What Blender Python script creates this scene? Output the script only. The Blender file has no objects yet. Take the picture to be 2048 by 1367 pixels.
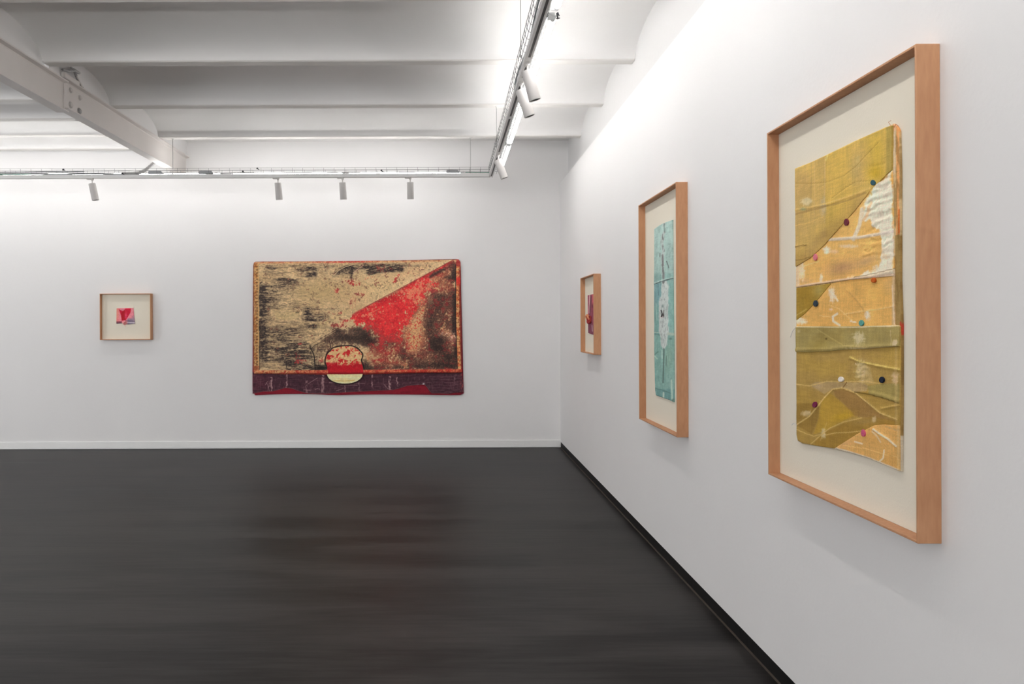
import bpy, math
import numpy as np
from mathutils import Vector, Matrix

# ------------------------------------------------------------------ camera, world, exposure
F = 1422.0                     # focal length in pixels of the 2048 px wide frame
CX, CY = 895.0, 650.0          # principal point of the photograph
ROLL = math.radians(0.22)
EYE = 1.5                      # camera height
CAMX = 0.0
sc = bpy.context.scene
C = sc.collection
cam_d = bpy.data.cameras.new('camera')
cam = bpy.data.objects.new('camera', cam_d)
C.objects.link(cam)
cam_d.sensor_width = 36.0
cam_d.lens = F * 36.0 / 2048.0
cam_d.shift_x = (1024 - CX) / 2048.0
cam_d.shift_y = (CY - 683.5) / 2048.0
cam_d.clip_start = 0.05
cam.matrix_world = Matrix.Translation((0, 0, EYE)) @ Matrix.Rotation(math.pi / 2, 4, 'X') @ Matrix.Rotation(-ROLL, 4, 'Z')
sc.camera = cam

world = bpy.data.worlds.new('world')
sc.world = world
world.use_nodes = True
world.node_tree.nodes['Background'].inputs[0].default_value = (0.975, 0.985, 1.0, 1)   # overcast daylight, let in as fill by the two added openings
world.node_tree.nodes['Background'].inputs[1].default_value = 6.0

sc.view_settings.view_transform = 'Standard'
sc.view_settings.look = 'None'
sc.view_settings.gamma = 1.0
sc.view_settings.use_curve_mapping = False
sc.view_settings.exposure = 0.08
TUBE_POWER = 34.0
# openings of two unseen windows added for fill light (left wall, wall behind the camera); portals only guide the sampling of the sky
WL = (4.4, 6.4, .25, 2.9)        # y0, y1, z0, z1 on the left wall
WF = (-8.2, -2.4, .1, 2.9)         # x0, x1, z0, z1 on the front wall
for nm, loc, rot, sx, sy in (('portal', (-8.72, (WL[0]+WL[1])/2, (WL[2]+WL[3])/2), (0, -math.pi/2, 0), WL[3]-WL[2], WL[1]-WL[0]),
                             ('portal', ((WF[0]+WF[1])/2, -5.32, (WF[2]+WF[3])/2), (math.pi/2, 0, 0), WF[1]-WF[0], WF[3]-WF[2])):
    ld = bpy.data.lights.new(nm, 'AREA'); ld.shape = 'RECTANGLE'; ld.size = sx; ld.size_y = sy
    ld.cycles.is_portal = True
    lo = bpy.data.objects.new(nm, ld); C.objects.link(lo); lo.location = loc; lo.rotation_euler = rot

# ------------------------------------------------------------------ measures of the room
XR, XU = 1.38, 1.486           # face of the lined right wall, face of the old wall above it
YB = 8.71                      # back wall
LINE_TOP = 3.225               # top edge of the lining on the right wall
XL, YF = -8.6, -5.2            # left wall, wall behind the camera
RIB_Z = EYE + 2.08
BEAM_X = -3.2
SR, CR = math.sin(ROLL), math.cos(ROLL)

def unroll(x, y):
    dx, dy = np.asarray(x, float) - CX, CY - np.asarray(y, float)
    return dx * CR + dy * SR, dy * CR - dx * SR

def on_back(x, y, Y=YB):
    dx, dy = unroll(x, y)
    return dx * Y / F, EYE + dy * Y / F

def on_right(x, y, X=XR):
    dx, dy = unroll(x, y)
    Y = F * X / dx
    return Y, EYE + dy * Y / F

# ------------------------------------------------------------------ helpers
def tag(o, label=None, cat=None, group=None, kind=None):
    if label: o['label'] = label
    if cat: o['category'] = cat
    if group: o['group'] = group
    if kind: o['kind'] = kind
    return o

def thing(name, loc, label, cat, group=None):
    o = bpy.data.objects.new(name, None)
    C.objects.link(o)
    o.location = loc
    o.empty_display_size = 0.1
    return tag(o, label, cat, group)

class MB:
    """collects shapes and links them as one mesh object"""
    def __init__(s): s.v, s.f, s.sm = [], [], []
    def add(s, vs, fs, smooth=False):
        n = len(s.v); s.v += [tuple(p) for p in vs]
        for f in fs: s.f.append([i + n for i in f]); s.sm.append(smooth)
        return s
    def box(s, a, b, bev=0.0):
        x0, y0, z0 = a; x1, y1, z1 = b
        if bev <= 0:
            return s.add([(x0,y0,z0),(x1,y0,z0),(x1,y1,z0),(x0,y1,z0),(x0,y0,z1),(x1,y0,z1),(x1,y1,z1),(x0,y1,z1)],
                [(0,3,2,1),(4,5,6,7),(0,1,5,4),(1,2,6,5),(2,3,7,6),(3,0,4,7)])
        c = Vector(((x0+x1)/2, (y0+y1)/2, (z0+z1)/2)); h = Vector((abs(x1-x0)/2, abs(y1-y0)/2, abs(z1-z0)/2))
        vs, idx = [], {}
        for sx in (-1,1):
            for sy in (-1,1):
                for sz in (-1,1):
                    for ax in range(3):
                        p = Vector((sx*(h.x-bev), sy*(h.y-bev), sz*(h.z-bev)))
                        p[ax] = (sx,sy,sz)[ax]*h[ax]
                        idx[(sx,sy,sz,ax)] = len(vs); vs.append(c+p)
        fs = []
        for ax in range(3):
            o1, o2 = (ax+1)%3, (ax+2)%3
            for sg in (-1,1):
                q = []
                for (p1,p2) in ((-1,-1),(1,-1),(1,1),(-1,1)):
                    k=[0,0,0]; k[ax]=sg; k[o1]=p1; k[o2]=p2; q.append(idx[(k[0],k[1],k[2],ax)])
                fs.append(q if sg>0 else q[::-1])
        for ax in range(3):          # edges along ax
            o1, o2 = (ax+1)%3, (ax+2)%3
            for s1 in (-1,1):
                for s2 in (-1,1):
                    def k(sa, face):
                        t=[0,0,0]; t[ax]=sa; t[o1]=s1; t[o2]=s2; return idx[(t[0],t[1],t[2],face)]
                    q=[k(-1,o1),k(1,o1),k(1,o2),k(-1,o2)]
                    fs.append(q if s1*s2<0 else q[::-1])
        for sx in (-1,1):
            for sy in (-1,1):
                for sz in (-1,1):
                    q=[idx[(sx,sy,sz,a_)] for a_ in range(3)]
                    fs.append(q if sx*sy*sz>0 else q[::-1])
        return s.add(vs, fs)
    def rod(s, pts, r, n=8, caps=True, smooth=True):
        pts = [Vector(p) for p in pts]
        rs = r if isinstance(r, (list, tuple)) else [r]*len(pts)
        vs, fs = [], []
        d0 = (pts[1]-pts[0]).normalized()
        up = Vector((0,0,1)) if abs(d0.z) < 0.9 else Vector((1,0,0))
        side = d0.cross(up).normalized()
        for i, p in enumerate(pts):
            if i == 0: d = pts[1]-pts[0]
            elif i == len(pts)-1: d = pts[-1]-pts[-2]
            else: d = (pts[i+1]-pts[i]).normalized()+(pts[i]-pts[i-1]).normalized()
            d.normalize()
            side = (side - d*side.dot(d)).normalized()
            oth = d.cross(side)
            for k in range(n):
                a = 2*math.pi*k/n
                vs.append(p + side*math.cos(a)*rs[i] + oth*math.sin(a)*rs[i])
        for i in range(len(pts)-1):
            for k in range(n):
                k2 = (k+1) % n
                fs.append((i*n+k, i*n+k2, (i+1)*n+k2, (i+1)*n+k))
        s.add(vs, fs, smooth)
        if caps:
            m = len(s.v)-len(vs)
            s.f.append([m+k for k in range(n)][::-1]); s.sm.append(False)
            e = m+(len(pts)-1)*n
            s.f.append([e+k for k in range(n)]); s.sm.append(False)
        return s
    def lathe(s, prof, axis_o, axis_d, n=32):
        """profile of (radius, distance along axis)"""
        o = Vector(axis_o); d = Vector(axis_d).normalized()
        up = Vector((0,0,1)) if abs(d.z) < 0.9 else Vector((1,0,0))
        a1 = d.cross(up).normalized(); a2 = d.cross(a1)
        vs, fs = [], []
        for (r, t) in prof:
            for k in range(n):
                a = 2*math.pi*k/n
                vs.append(o + d*t + a1*math.cos(a)*r + a2*math.sin(a)*r)
        for i in range(len(prof)-1):
            for k in range(n):
                k2=(k+1)%n
                fs.append((i*n+k, (i+1)*n+k, (i+1)*n+k2, i*n+k2))
        return s.add(vs, fs, True)
    def build(s, name, m, parent=None, loc=None):
        me = bpy.data.meshes.new(name)
        me.from_pydata(s.v, [], s.f)
        me.polygons.foreach_set('use_smooth', s.sm)
        me.materials.append(m)
        me.update()
        o = bpy.data.objects.new(name, me)
        C.objects.link(o)
        if parent is not None:
            o.parent = parent
            if loc is None: o.matrix_parent_inverse = Matrix.Translation(parent.location).inverted()
        if loc is not None: o.location = loc
        if any(s.sm):
            try:
                me.set_sharp_from_angle(angle=math.radians(40))
            except Exception: pass
        return o

def struct(o): o['kind'] = 'structure'; return o

# ------------------------------------------------------------------ materials
def lin(c):
    c = np.asarray(c, float)/255.0
    return np.where(c <= 0.04045, c/12.92, ((c+0.055)/1.055)**2.4)

def mat(name, rgb, rough=0.6, spec=0.4, metal=0.0, bump=None, var=None, stretch=(1,1,1), emit=None):
    """bump = (scale, strength); var = (scale, other colour linear, amount)"""
    m = bpy.data.materials.new(name); m.use_nodes = True
    nt = m.node_tree; b = nt.nodes['Principled BSDF']
    b.inputs['Base Color'].default_value = (*rgb, 1)
    b.inputs['Roughness'].default_value = rough
    b.inputs['Specular IOR Level'].default_value = spec
    b.inputs['Metallic'].default_value = metal
    tc = nt.nodes.new('ShaderNodeTexCoord'); mp = nt.nodes.new('ShaderNodeMapping')
    mp.inputs['Scale'].default_value = stretch
    nt.links.new(tc.outputs['Object'], mp.inputs[0])
    if var:
        n = nt.nodes.new('ShaderNodeTexNoise'); n.inputs['Scale'].default_value = var[0]; n.inputs['Detail'].default_value = 6
        r = nt.nodes.new('ShaderNodeMapRange'); r.inputs[1].default_value = .35; r.inputs[2].default_value = .7; r.inputs[4].default_value = var[2]
        mx = nt.nodes.new('ShaderNodeMix'); mx.data_type = 'RGBA'
        mx.inputs[6].default_value = (*rgb, 1); mx.inputs[7].default_value = (*var[1], 1)
        nt.links.new(mp.outputs[0], n.inputs[0]); nt.links.new(n.outputs[0], r.inputs[0])
        nt.links.new(r.outputs[0], mx.inputs[0]); nt.links.new(mx.outputs[2], b.inputs['Base Color'])
    if bump:
        n2 = nt.nodes.new('ShaderNodeTexNoise'); n2.inputs['Scale'].default_value = bump[0]; n2.inputs['Detail'].default_value = 5
        bp = nt.nodes.new('ShaderNodeBump'); bp.inputs['Strength'].default_value = bump[1]; bp.inputs['Distance'].default_value = 0.004
        nt.links.new(mp.outputs[0], n2.inputs[0]); nt.links.new(n2.outputs[0], bp.inputs['Height'])
        nt.links.new(bp.outputs[0], b.inputs['Normal'])
    if emit:
        b.inputs['Emission Color'].default_value = (*emit[0], 1); b.inputs['Emission Strength'].default_value = emit[1]
    return m

M = {}
M['wall'] = mat('white_wall_paint', (0.81, 0.80, 0.795), .75, .25, bump=(60, .12), var=(1.2, (.785, .772, .768), .6))
M['shadewall'] = mat('shade_toned_wall_paint', (0.74, 0.735, 0.73), .75, .25, bump=(20, .3), var=(1.2, (.72, .712, .705), .6))  # toned below the lining colour to paint in the shading step above it
M['vault'] = mat('white_ceiling_paint', (0.84, 0.83, 0.82), .8, .2, bump=(9, .5), var=(2.5, (.80, .785, .77), .7), stretch=(.5, 1, 1))
M['rib'] = mat('cream_rib_paint', (0.76, 0.74, 0.715), .7, .3, bump=(25, .5), var=(5, (.66, .64, .61), .6), stretch=(.4, 1, 1))
M['base'] = mat('white_baseboard_paint', (0.84, 0.84, 0.83), .45, .4)
M['black'] = mat('black_baseboard', (0.006, 0.006, 0.006), .55, .25, bump=(30, .2))
M['seam'] = mat('brown_floor_seam', (0.07, 0.055, 0.045), .6, .3)
M['beam'] = mat('pinkish_white_steel_paint', (0.74, 0.70, 0.675), .5, .4, bump=(14, .35), var=(4, (.70, .665, .64), .6))
M['whitemetal'] = mat('white_metal', (0.74, 0.735, 0.725), .4, .5)
M['batten'] = mat('grey_metal_batten', (0.30, 0.30, 0.30), .45, .5)
M['slot'] = mat('dark_track_slot', (0.07, 0.065, 0.065), .5, .4)
M['grey'] = mat('grey_plastic', (0.36, 0.37, 0.38), .5, .4)
M['greycable'] = mat('grey_cable', (0.20, 0.22, 0.23), .5, .4)
M['whitecable'] = mat('white_cable', (0.6, 0.6, 0.59), .5, .4)
M['conduitgrey'] = mat('pale_grey_conduit', (0.45, 0.44, 0.43), .5, .4)
M['green'] = mat('green_earth_wire', (0.10, 0.36, 0.24), .5, .4)
M['wire'] = mat('galvanised_wire', (0.20, 0.20, 0.20), .5, .4)
M['rod'] = mat('zinc_threaded_rod', (0.38, 0.38, 0.37), .45, .5, metal=.3)
M['dark'] = mat('dark_knob', (0.05, 0.05, 0.055), .5, .4)
M['spot'] = mat('warm_white_spot_paint', (0.55, 0.53, 0.515), .5, .4)
M['baffle'] = mat('grey_spot_baffle', (0.10, 0.10, 0.10), .6, .3)
M['lens'] = mat('frosted_spot_lens', (0.3, 0.3, 0.3), .3, .5)
M['bolt'] = mat('painted_bolt', (0.58, 0.55, 0.53), .5, .4)
M['rustbolt'] = mat('grey_bolt_nut', (0.34, 0.34, 0.34), .6, .3, var=(60, (.5, .49, .48), .8))
M['tube'] = mat('lit_fluorescent_tube', (.9, .9, .9), .4, .3, emit=((1.0, 0.985, 0.965), TUBE_POWER))
M['backtube'] = mat('lit_fluorescent_tube_dim', (.9, .9, .9), .4, .3, emit=((1.0, 0.985, 0.965), TUBE_POWER*.70))  # back run set dimmer than the right run
M['filltube'] = mat('lit_fill_row_tube', (.9, .9, .9), .4, .3, emit=((1.0, 0.985, 0.965), TUBE_POWER*.9))  # emission of the added fill rows
M['coolcap'] = mat('clear_plastic_fitting', (0.72, 0.73, 0.74), .25, .5)
M['matboard'] = mat('cream_mat_board', tuple(lin((233, 225, 208))), .85, .15, bump=(140, .15))

def wood_mat():
    m = bpy.data.materials.new('beech_wood'); m.use_nodes = True
    nt = m.node_tree; b = nt.nodes['Principled BSDF']
    b.inputs['Roughness'].default_value = .55; b.inputs['Specular IOR Level'].default_value = .35
    tc = nt.nodes.new('ShaderNodeTexCoord'); mp = nt.nodes.new('ShaderNodeMapping')
    mp.inputs['Scale'].default_value = (8, 8, 1.6)
    n = nt.nodes.new('ShaderNodeTexNoise'); n.inputs['Scale'].default_value = 9; n.inputs['Detail'].default_value = 7
    n2 = nt.nodes.new('ShaderNodeTexNoise'); n2.inputs['Scale'].default_value = 1.2; n2.inputs['Detail'].default_value = 3
    cr = nt.nodes.new('ShaderNodeValToRGB')
    cr.color_ramp.elements[0].position = .3; cr.color_ramp.elements[0].color = (*lin((178, 126, 91)), 1)
    cr.color_ramp.elements[1].position = .72; cr.color_ramp.elements[1].color = (*lin((204, 154, 115)), 1)
    ad = nt.nodes.new('ShaderNodeMath'); ad.operation = 'ADD'
    ml = nt.nodes.new('ShaderNodeMath'); ml.operation = 'MULTIPLY'; ml.inputs[1].default_value = .5
    nt.links.new(tc.outputs['Object'], mp.inputs[0]); nt.links.new(mp.outputs[0], n.inputs[0])
    nt.links.new(tc.outputs['Object'], n2.inputs[0])
    nt.links.new(n.outputs[0], ad.inputs[0]); nt.links.new(n2.outputs[0], ad.inputs[1])
    nt.links.new(ad.outputs[0], ml.inputs[0]); nt.links.new(ml.outputs[0], cr.inputs[0])
    nt.links.new(cr.outputs[0], b.inputs['Base Color'])
    bp = nt.nodes.new('ShaderNodeBump'); bp.inputs['Strength'].default_value = .15; bp.inputs['Distance'].default_value = .001
    nt.links.new(n.outputs[0], bp.inputs['Height']); nt.links.new(bp.outputs[0], b.inputs['Normal'])
    return m
M['wood'] = wood_mat()

def floor_mat():
    m = bpy.data.materials.new('dark_brushed_resin_floor'); m.use_nodes = True
    nt = m.node_tree; b = nt.nodes['Principled BSDF']; L = nt.links
    tc = nt.nodes.new('ShaderNodeTexCoord')
    def noise(scale, st, det=6, dist=0.0):
        mp = nt.nodes.new('ShaderNodeMapping'); mp.inputs['Scale'].default_value = st
        n = nt.nodes.new('ShaderNodeTexNoise'); n.inputs['Scale'].default_value = scale; n.inputs['Detail'].default_value = det
        n.inputs['Distortion'].default_value = dist
        L.new(tc.outputs['Object'], mp.inputs[0]); L.new(mp.outputs[0], n.inputs[0]); return n.outputs[0]
    def mth(op, a, c):
        n = nt.nodes.new('ShaderNodeMath'); n.operation = op
        for i, q in enumerate((a, c)):
            if isinstance(q, (int, float)): n.inputs[i].default_value = q
            else: L.new(q, n.inputs[i])
        return n.outputs[0]
    streak = noise(1.0, (.55, 3.6, 1), 8, .5)
    fine = noise(1.0, (3.0, 30, 1), 4, .2)
    big = noise(1.0, (.35, .7, 1), 3, .3)
    s = mth('ADD', mth('ADD', mth('MULTIPLY', streak, .55), mth('MULTIPLY', fine, .22)), mth('MULTIPLY', big, .23))
    cr = nt.nodes.new('ShaderNodeValToRGB')
    e = cr.color_ramp.elements
    e[0].position = .43; e[0].color = (.0085, .0074, .007, 1)
    e[1].position = .575; e[1].color = (.033, .031, .030, 1)
    L.new(s, cr.inputs[0])
    hue = noise(1.0, (.8, 1.4, 1), 2, .4)
    mx = nt.nodes.new('ShaderNodeMix'); mx.data_type = 'RGBA'; mx.blend_type = 'MULTIPLY'
    mx.inputs[7].default_value = (1.0, .90, .86, 1)
    L.new(mth('MULTIPLY', hue, .8), mx.inputs[0]); L.new(cr.outputs[0], mx.inputs[6]); L.new(mx.outputs[2], b.inputs['Base Color'])
    rr = nt.nodes.new('ShaderNodeMapRange'); rr.inputs[3].default_value = .30; rr.inputs[4].default_value = .54
    L.new(s, rr.inputs[0]); L.new(rr.outputs[0], b.inputs['Roughness'])
    b.inputs['Specular IOR Level'].default_value = .15
    bp = nt.nodes.new('ShaderNodeBump'); bp.inputs['Strength'].default_value = .5; bp.inputs['Distance'].default_value = .004
    L.new(s, bp.inputs['Height']); L.new(bp.outputs[0], b.inputs['Normal'])
    return m
M['floor'] = floor_mat()

def painted_mat(name, rough, spec, bs, bstr, weave=0.06):
    """pigment colour from the mesh colours, broken up by procedural grain"""
    m = bpy.data.materials.new(name); m.use_nodes = True
    nt = m.node_tree; b = nt.nodes['Principled BSDF']; L = nt.links
    at = nt.nodes.new('ShaderNodeAttribute'); at.attribute_name = 'pigment'
    tc = nt.nodes.new('ShaderNodeTexCoord')
    n = nt.nodes.new('ShaderNodeTexNoise'); n.inputs['Scale'].default_value = bs; n.inputs['Detail'].default_value = 5
    L.new(tc.outputs['Object'], n.inputs[0])
    r = nt.nodes.new('ShaderNodeMapRange'); r.inputs[1].default_value = .3; r.inputs[2].default_value = .7
    r.inputs[3].default_value = 1-weave*2; r.inputs[4].default_value = 1+weave*2
    L.new(n.outputs[0], r.inputs[0])
    mx = nt.nodes.new('ShaderNodeVectorMath'); mx.operation = 'SCALE'
    L.new(at.outputs['Color'], mx.inputs[0]); L.new(r.outputs[0], mx.inputs[3]); L.new(mx.outputs[0], b.inputs['Base Color'])
    b.inputs['Roughness'].default_value = rough; b.inputs['Specular IOR Level'].default_value = spec
    bp = nt.nodes.new('ShaderNodeBump'); bp.inputs['Strength'].default_value = bstr; bp.inputs['Distance'].default_value = .002
    L.new(n.outputs[0], bp.inputs['Height']); L.new(bp.outputs[0], b.inputs['Normal'])
    return m
M['paint'] = painted_mat('weathered_paint', .7, .2, 45, .3)
M['cloth'] = painted_mat('dyed_cloth', .9, .1, 260, .35, .05)

# ------------------------------------------------------------------ paint engine (numpy)
rng = np.random.default_rng(7)
TAB = rng.random((512, 512))
def vn(x, y, seed=0):
    x = x + seed*17.31; y = y + seed*9.77
    xi = np.floor(x).astype(int); yi = np.floor(y).astype(int)
    fx = x-xi; fy = y-yi
    fx = fx*fx*(3-2*fx); fy = fy*fy*(3-2*fy)
    a = TAB[xi % 512, yi % 512]; b = TAB[(xi+1) % 512, yi % 512]
    c = TAB[xi % 512, (yi+1) % 512]; d = TAB[(xi+1) % 512, (yi+1) % 512]
    return (a*(1-fx)+b*fx)*(1-fy)+(c*(1-fx)+d*fx)*fy
def fbm(x, y, seed=0, o=4):
    t = 0; amp = .5; tot = 0
    for i in range(o):
        t = t+amp*vn(x*2**i, y*2**i, seed+i*3.7); tot += amp; amp *= .55
    return t/tot
def sm(a, b, x):
    t = np.clip((x-a)/(b-a), 0, 1); return t*t*(3-2*t)
def dline(x, y, P):
    d = np.full(x.shape, 1e9)
    for (ax, ay), (bx, by) in zip(P[:-1], P[1:]):
        vx, vy = bx-ax, by-ay
        t = np.clip(((x-ax)*vx+(y-ay)*vy)/(vx*vx+vy*vy+1e-12), 0, 1)
        d = np.minimum(d, np.hypot(x-ax-t*vx, y-ay-t*vy))
    return d
def inside(x, y, P):
    r = np.zeros(x.shape, bool)
    n = len(P)
    for i in range(n):
        x1, y1 = P[i]; x2, y2 = P[(i+1) % n]
        if y1 == y2: continue
        c = ((y1 > y) != (y2 > y)) & (x < (x2-x1)*(y-y1)/(y2-y1)+x1)
        r ^= c
    return r
def sdp(x, y, P):          # positive inside
    d = dline(x, y, list(P)+[P[0]])
    return np.where(inside(x, y, P), d, -d)
class Canvas:
    def __init__(s, x, y, base):
        s.x, s.y = x, y
        s.c = np.tile(np.asarray(base, float)/255., (x.size, 1))
    def mix(s, mask, col):
        m = np.clip(mask, 0, 1)[:, None]
        s.c = s.c*(1-m)+(np.asarray(col, float)/255.)*m
        return s
    def mul(s, f): s.c = s.c*f[:, None]; return s
    def ell(s, cx, cy, rx, ry, ang=0):
        a = math.radians(ang); dx, dy = s.x-cx, s.y-cy
        X = dx*math.cos(a)+dy*math.sin(a); Y = -dx*math.sin(a)+dy*math.cos(a)
        return np.exp(-((X/rx)**2+(Y/ry)**2))
    def line(s, P, w, col, a=1.0, soft=.6):
        d = dline(s.x, s.y, P); return s.mix(a*(1-sm(w*soft, w, d)), col)
    def linear(s, gain=1.0):
        c = np.clip(s.c, 0, 1)
        l = np.where(c <= 0.04045, c/12.92, ((c+0.055)/1.055)**2.4)*gain
        return np.clip(l, 0.002, .92)

def sheet(name, poly, cell, place, paint, height, base, m, parent, cu=None):
    """a thin sheet bounded by poly (plane coordinates u, v); place(u, v, h) gives world points;
    paint(u, v) linear colours; height(u, v) distance off the plane; base = height of its back"""
    P = np.array(poly); cu = cu or cell
    u0, v0 = P.min(0)-cell*1.5; u1, v1 = P.max(0)+cell*1.5
    nu, nv = int((u1-u0)/cu)+2, int((v1-v0)/cell)+2
    us = u0+np.arange(nu)*cu; vs = v0+np.arange(nv)*cell
    U, V = np.meshgrid(us, vs, indexing='ij')
    uc = (U[:-1, :-1]+U[1:, 1:])/2; vc = (V[:-1, :-1]+V[1:, 1:])/2
    keep = inside(uc.ravel(), vc.ravel(), poly).reshape(uc.shape)
    # vertices used
    used = np.zeros(U.shape, int)
    for di in (0, 1):
        for dj in (0, 1):
            used[di:di+nu-1, dj:dj+nv-1] += keep
    interior = used == 4
    bd = (used > 0) & ~interior
    Uf, Vf = U.copy(), V.copy()
    bu, bv = Uf[bd], Vf[bd]
    if bu.size:                              # snap the rim to the outline
        best = np.full(bu.shape, 1e9); nuu = bu.copy(); nvv = bv.copy()
        for i in range(len(P)):
            a = P[i]; b = P[(i+1) % len(P)]; e = b-a
            t = np.clip(((bu-a[0])*e[0]+(bv-a[1])*e[1])/(e@e+1e-12), 0, 1)
            qx, qy = a[0]+t*e[0], a[1]+t*e[1]
            d = np.hypot((bu-qx), (bv-qy)); w = d < best
            best[w] = d[w]; nuu[w] = qx[w]; nvv[w] = qy[w]
        Uf[bd] = nuu; Vf[bd] = nvv
    idx = -np.ones(U.shape, int); sel = used > 0
    idx[sel] = np.arange(sel.sum())
    u, v = Uf[sel], Vf[sel]
    h = height(u, v)
    co = place(u, v, h)
    col = paint(u, v)
    I = idx[:-1, :-1][keep]; J = idx[1:, :-1][keep]; K = idx[1:, 1:][keep]; Lx = idx[:-1, 1:][keep]
    faces = [np.stack([I, J, K, Lx], 1)]
    # skirt
    n0 = len(u)
    kp = np.zeros((nu+1, nv+1), bool); kp[1:-1, 1:-1] = keep
    ed = []
    ii, jj = np.nonzero(keep)
    for (di, dj, a, b) in ((0, -1, (0, 0), (1, 0)), (1, 0, (1, 0), (1, 1)), (0, 1, (1, 1), (0, 1)), (-1, 0, (0, 1), (0, 0))):
        nb = ~kp[ii+1+di, jj+1+dj]
        i2, j2 = ii[nb], jj[nb]
        ed.append(np.stack([idx[i2+a[0], j2+a[1]], idx[i2+b[0], j2+b[1]]], 1))
    ed = np.concatenate(ed)
    rim = np.unique(ed); mp = {int(a): n0+k for k, a in enumerate(rim)}
    low = place(u[rim], v[rim], np.full(len(rim), base))
    co = np.concatenate([co, low]); col = np.concatenate([col, col[rim]*.9])
    lowidx = np.zeros(n0, int); lowidx[rim] = n0+np.arange(len(rim))
    faces.append(np.stack([ed[:, 1], ed[:, 0], lowidx[ed[:, 0]], lowidx[ed[:, 1]]], 1))
    fa = np.concatenate(faces).astype(np.int32)
    me = bpy.data.meshes.new(name)
    me.vertices.add(len(co)); me.vertices.foreach_set('co', co.astype(np.float32).ravel())
    me.loops.add(fa.size); me.loops.foreach_set('vertex_index', fa.ravel())
    me.polygons.add(len(fa)); me.polygons.foreach_set('loop_start', np.arange(0, fa.size, 4, dtype=np.int32))
    smo = np.zeros(len(fa), bool); smo[:len(faces[0])] = True
    me.polygons.foreach_set('use_smooth', smo)
    me.update(calc_edges=True)
    at = me.color_attributes.new('pigment', 'FLOAT_COLOR', 'POINT')
    at.data.foreach_set('color', np.concatenate([col, np.ones((len(col), 1))], 1).astype(np.float32).ravel())
    me.materials.append(m)
    o = bpy.data.objects.new(name, me); C.objects.link(o)
    o.parent = parent; o.matrix_parent_inverse = Matrix.Translation(parent.location).inverted()
    return o

# ================================================================== THE ROOM
struct(MB().box((XL-.2, YF-.2, -.2), (XU+.2, YB+.2, 0)).build('floor', M['floor']))
struct(MB().box((XL-.2, YB, 0), (XU+.2, YB+.2, 4.3)).build('wall_back', M['wall']))
wr = struct(MB().box((XU, YF-.2, 0), (XU+.2, YB, 4.3)).build('wall_right', M['shadewall']))
MB().box((XR, YF, .068), (XU, YB, LINE_TOP)).build('wall_lining', M['wall'], wr)
y0, y1, z0, z1 = WL
struct(MB().box((XL-.2, YF-.2, 0), (XL, YB, z0)).box((XL-.2, YF-.2, z1), (XL, YB, 4.3)).box((XL-.2, YF-.2, z0), (XL, y0, z1)).box((XL-.2, y1, z0), (XL, YB, z1)).build('wall_left', M['wall']))
wn1 = MB()
for k in range(5):
    yy = y0+(y1-y0)*k/4; wn1.box((XL-.13, yy-.03, z0), (XL-.07, yy+.03, z1))
wn1.box((XL-.13, y0, z0), (XL-.07, y1, z0+.06)).box((XL-.13, y0, z1-.06), (XL-.07, y1, z1))
struct(wn1.build('fill_window_1', M['base']))  # unseen, placed and sized to let fill daylight in from the left
x0, x1, z0, z1 = WF
struct(MB().box((XL, YF-.2, 0), (XU, YF, z0)).box((XL, YF-.2, z1), (XU, YF, 4.3)).box((XL, YF-.2, z0), (x0, YF, z1)).box((x1, YF-.2, z0), (XU, YF, z1)).build('wall_front', M['wall']))
wn2 = MB()
for k in range(5):
    xx = x0+(x1-x0)*k/4; wn2.box((xx-.03, YF-.13, z0), (xx+.03, YF-.07, z1))
wn2.box((x0, YF-.13, z0), (x1, YF-.07, z0+.06)).box((x0, YF-.13, z1-.06), (x1, YF-.07, z1))
struct(wn2.build('fill_window_2', M['base']))  # unseen, added as daylight fill for the back wall and ceiling
# skirtings
struct(MB().box((XL, YB-.012, .006), (XR, YB, .091), .0025).build('baseboard_back', M['base']))
struct(MB().box((XR+.004, YF, 0), (XU, YB, .068)).build('baseboard_right', M['black']))
struct(MB().box((XR-.006, YF, -.001), (XR+.004, YB, .0025)).build('trim_1', M['seam']))

# ceiling: shallow vaults between concrete ribs, two bays either side of the steel beam
def vault_mesh(x0, x1, centres, zrib, rise, halfrib, ymax, n=28):
    mb = MB()
    for c0, c1 in zip(centres[:-1], centres[1:]):
        ym, a = (c0+c1)/2, (c1-c0)/2-halfrib
        prof = []
        for i in range(n+1):
            t = -math.cos(math.pi*i/n)
            y = ym+a*t
            prof.append((y, zrib+.012+rise*math.sqrt(max(0, 1-t*t))**1.05))
        prof = [(c0, zrib+.012)]+prof+[(c1, zrib+.012)]
        prof = [p for p in prof if p[0] <= ymax+.02]
        for i, (y, z) in enumerate(prof): pass
        k = len(prof)
        vs = [(x0, y, z) for y, z in prof]+[(x1, y, z) for y, z in prof]+[(x0, y, 4.25) for y, z in prof]+[(x1, y, 4.25) for y, z in prof]
        fs = []
        for i in range(k-1):
            fs.append((i, i+1, k+i+1, k+i)[::-1])
            fs.append((2*k+i, 2*k+i+1, 3*k+i+1, 3*k+i))
            fs.append((i, i+1, 2*k+i+1, 2*k+i)); fs.append((k+i, k+i+1, 3*k+i+1, 3*k+i)[::-1])
        mb.add(vs, fs, False)
    for i, f in enumerate(mb.f): mb.sm[i] = True
    return mb
ribsR = [5.645+1.122*k for k in range(-9, 4)]
ribsL = [7.96-.62*k for k in range(-1, 21)][::-1]
ribsL = [7.96-.62*20+.62*k for k in range(0, 22)]
RIB_ZL = EYE+2.13
ceil = struct(vault_mesh(BEAM_X, XU, ribsR, RIB_Z, .19, .047, YB).build('ceiling', M['vault']))
vault_mesh(XL, BEAM_X, ribsL, RIB_ZL, .10, .04, YB).build('vault', M['vault'], ceil)
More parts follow.
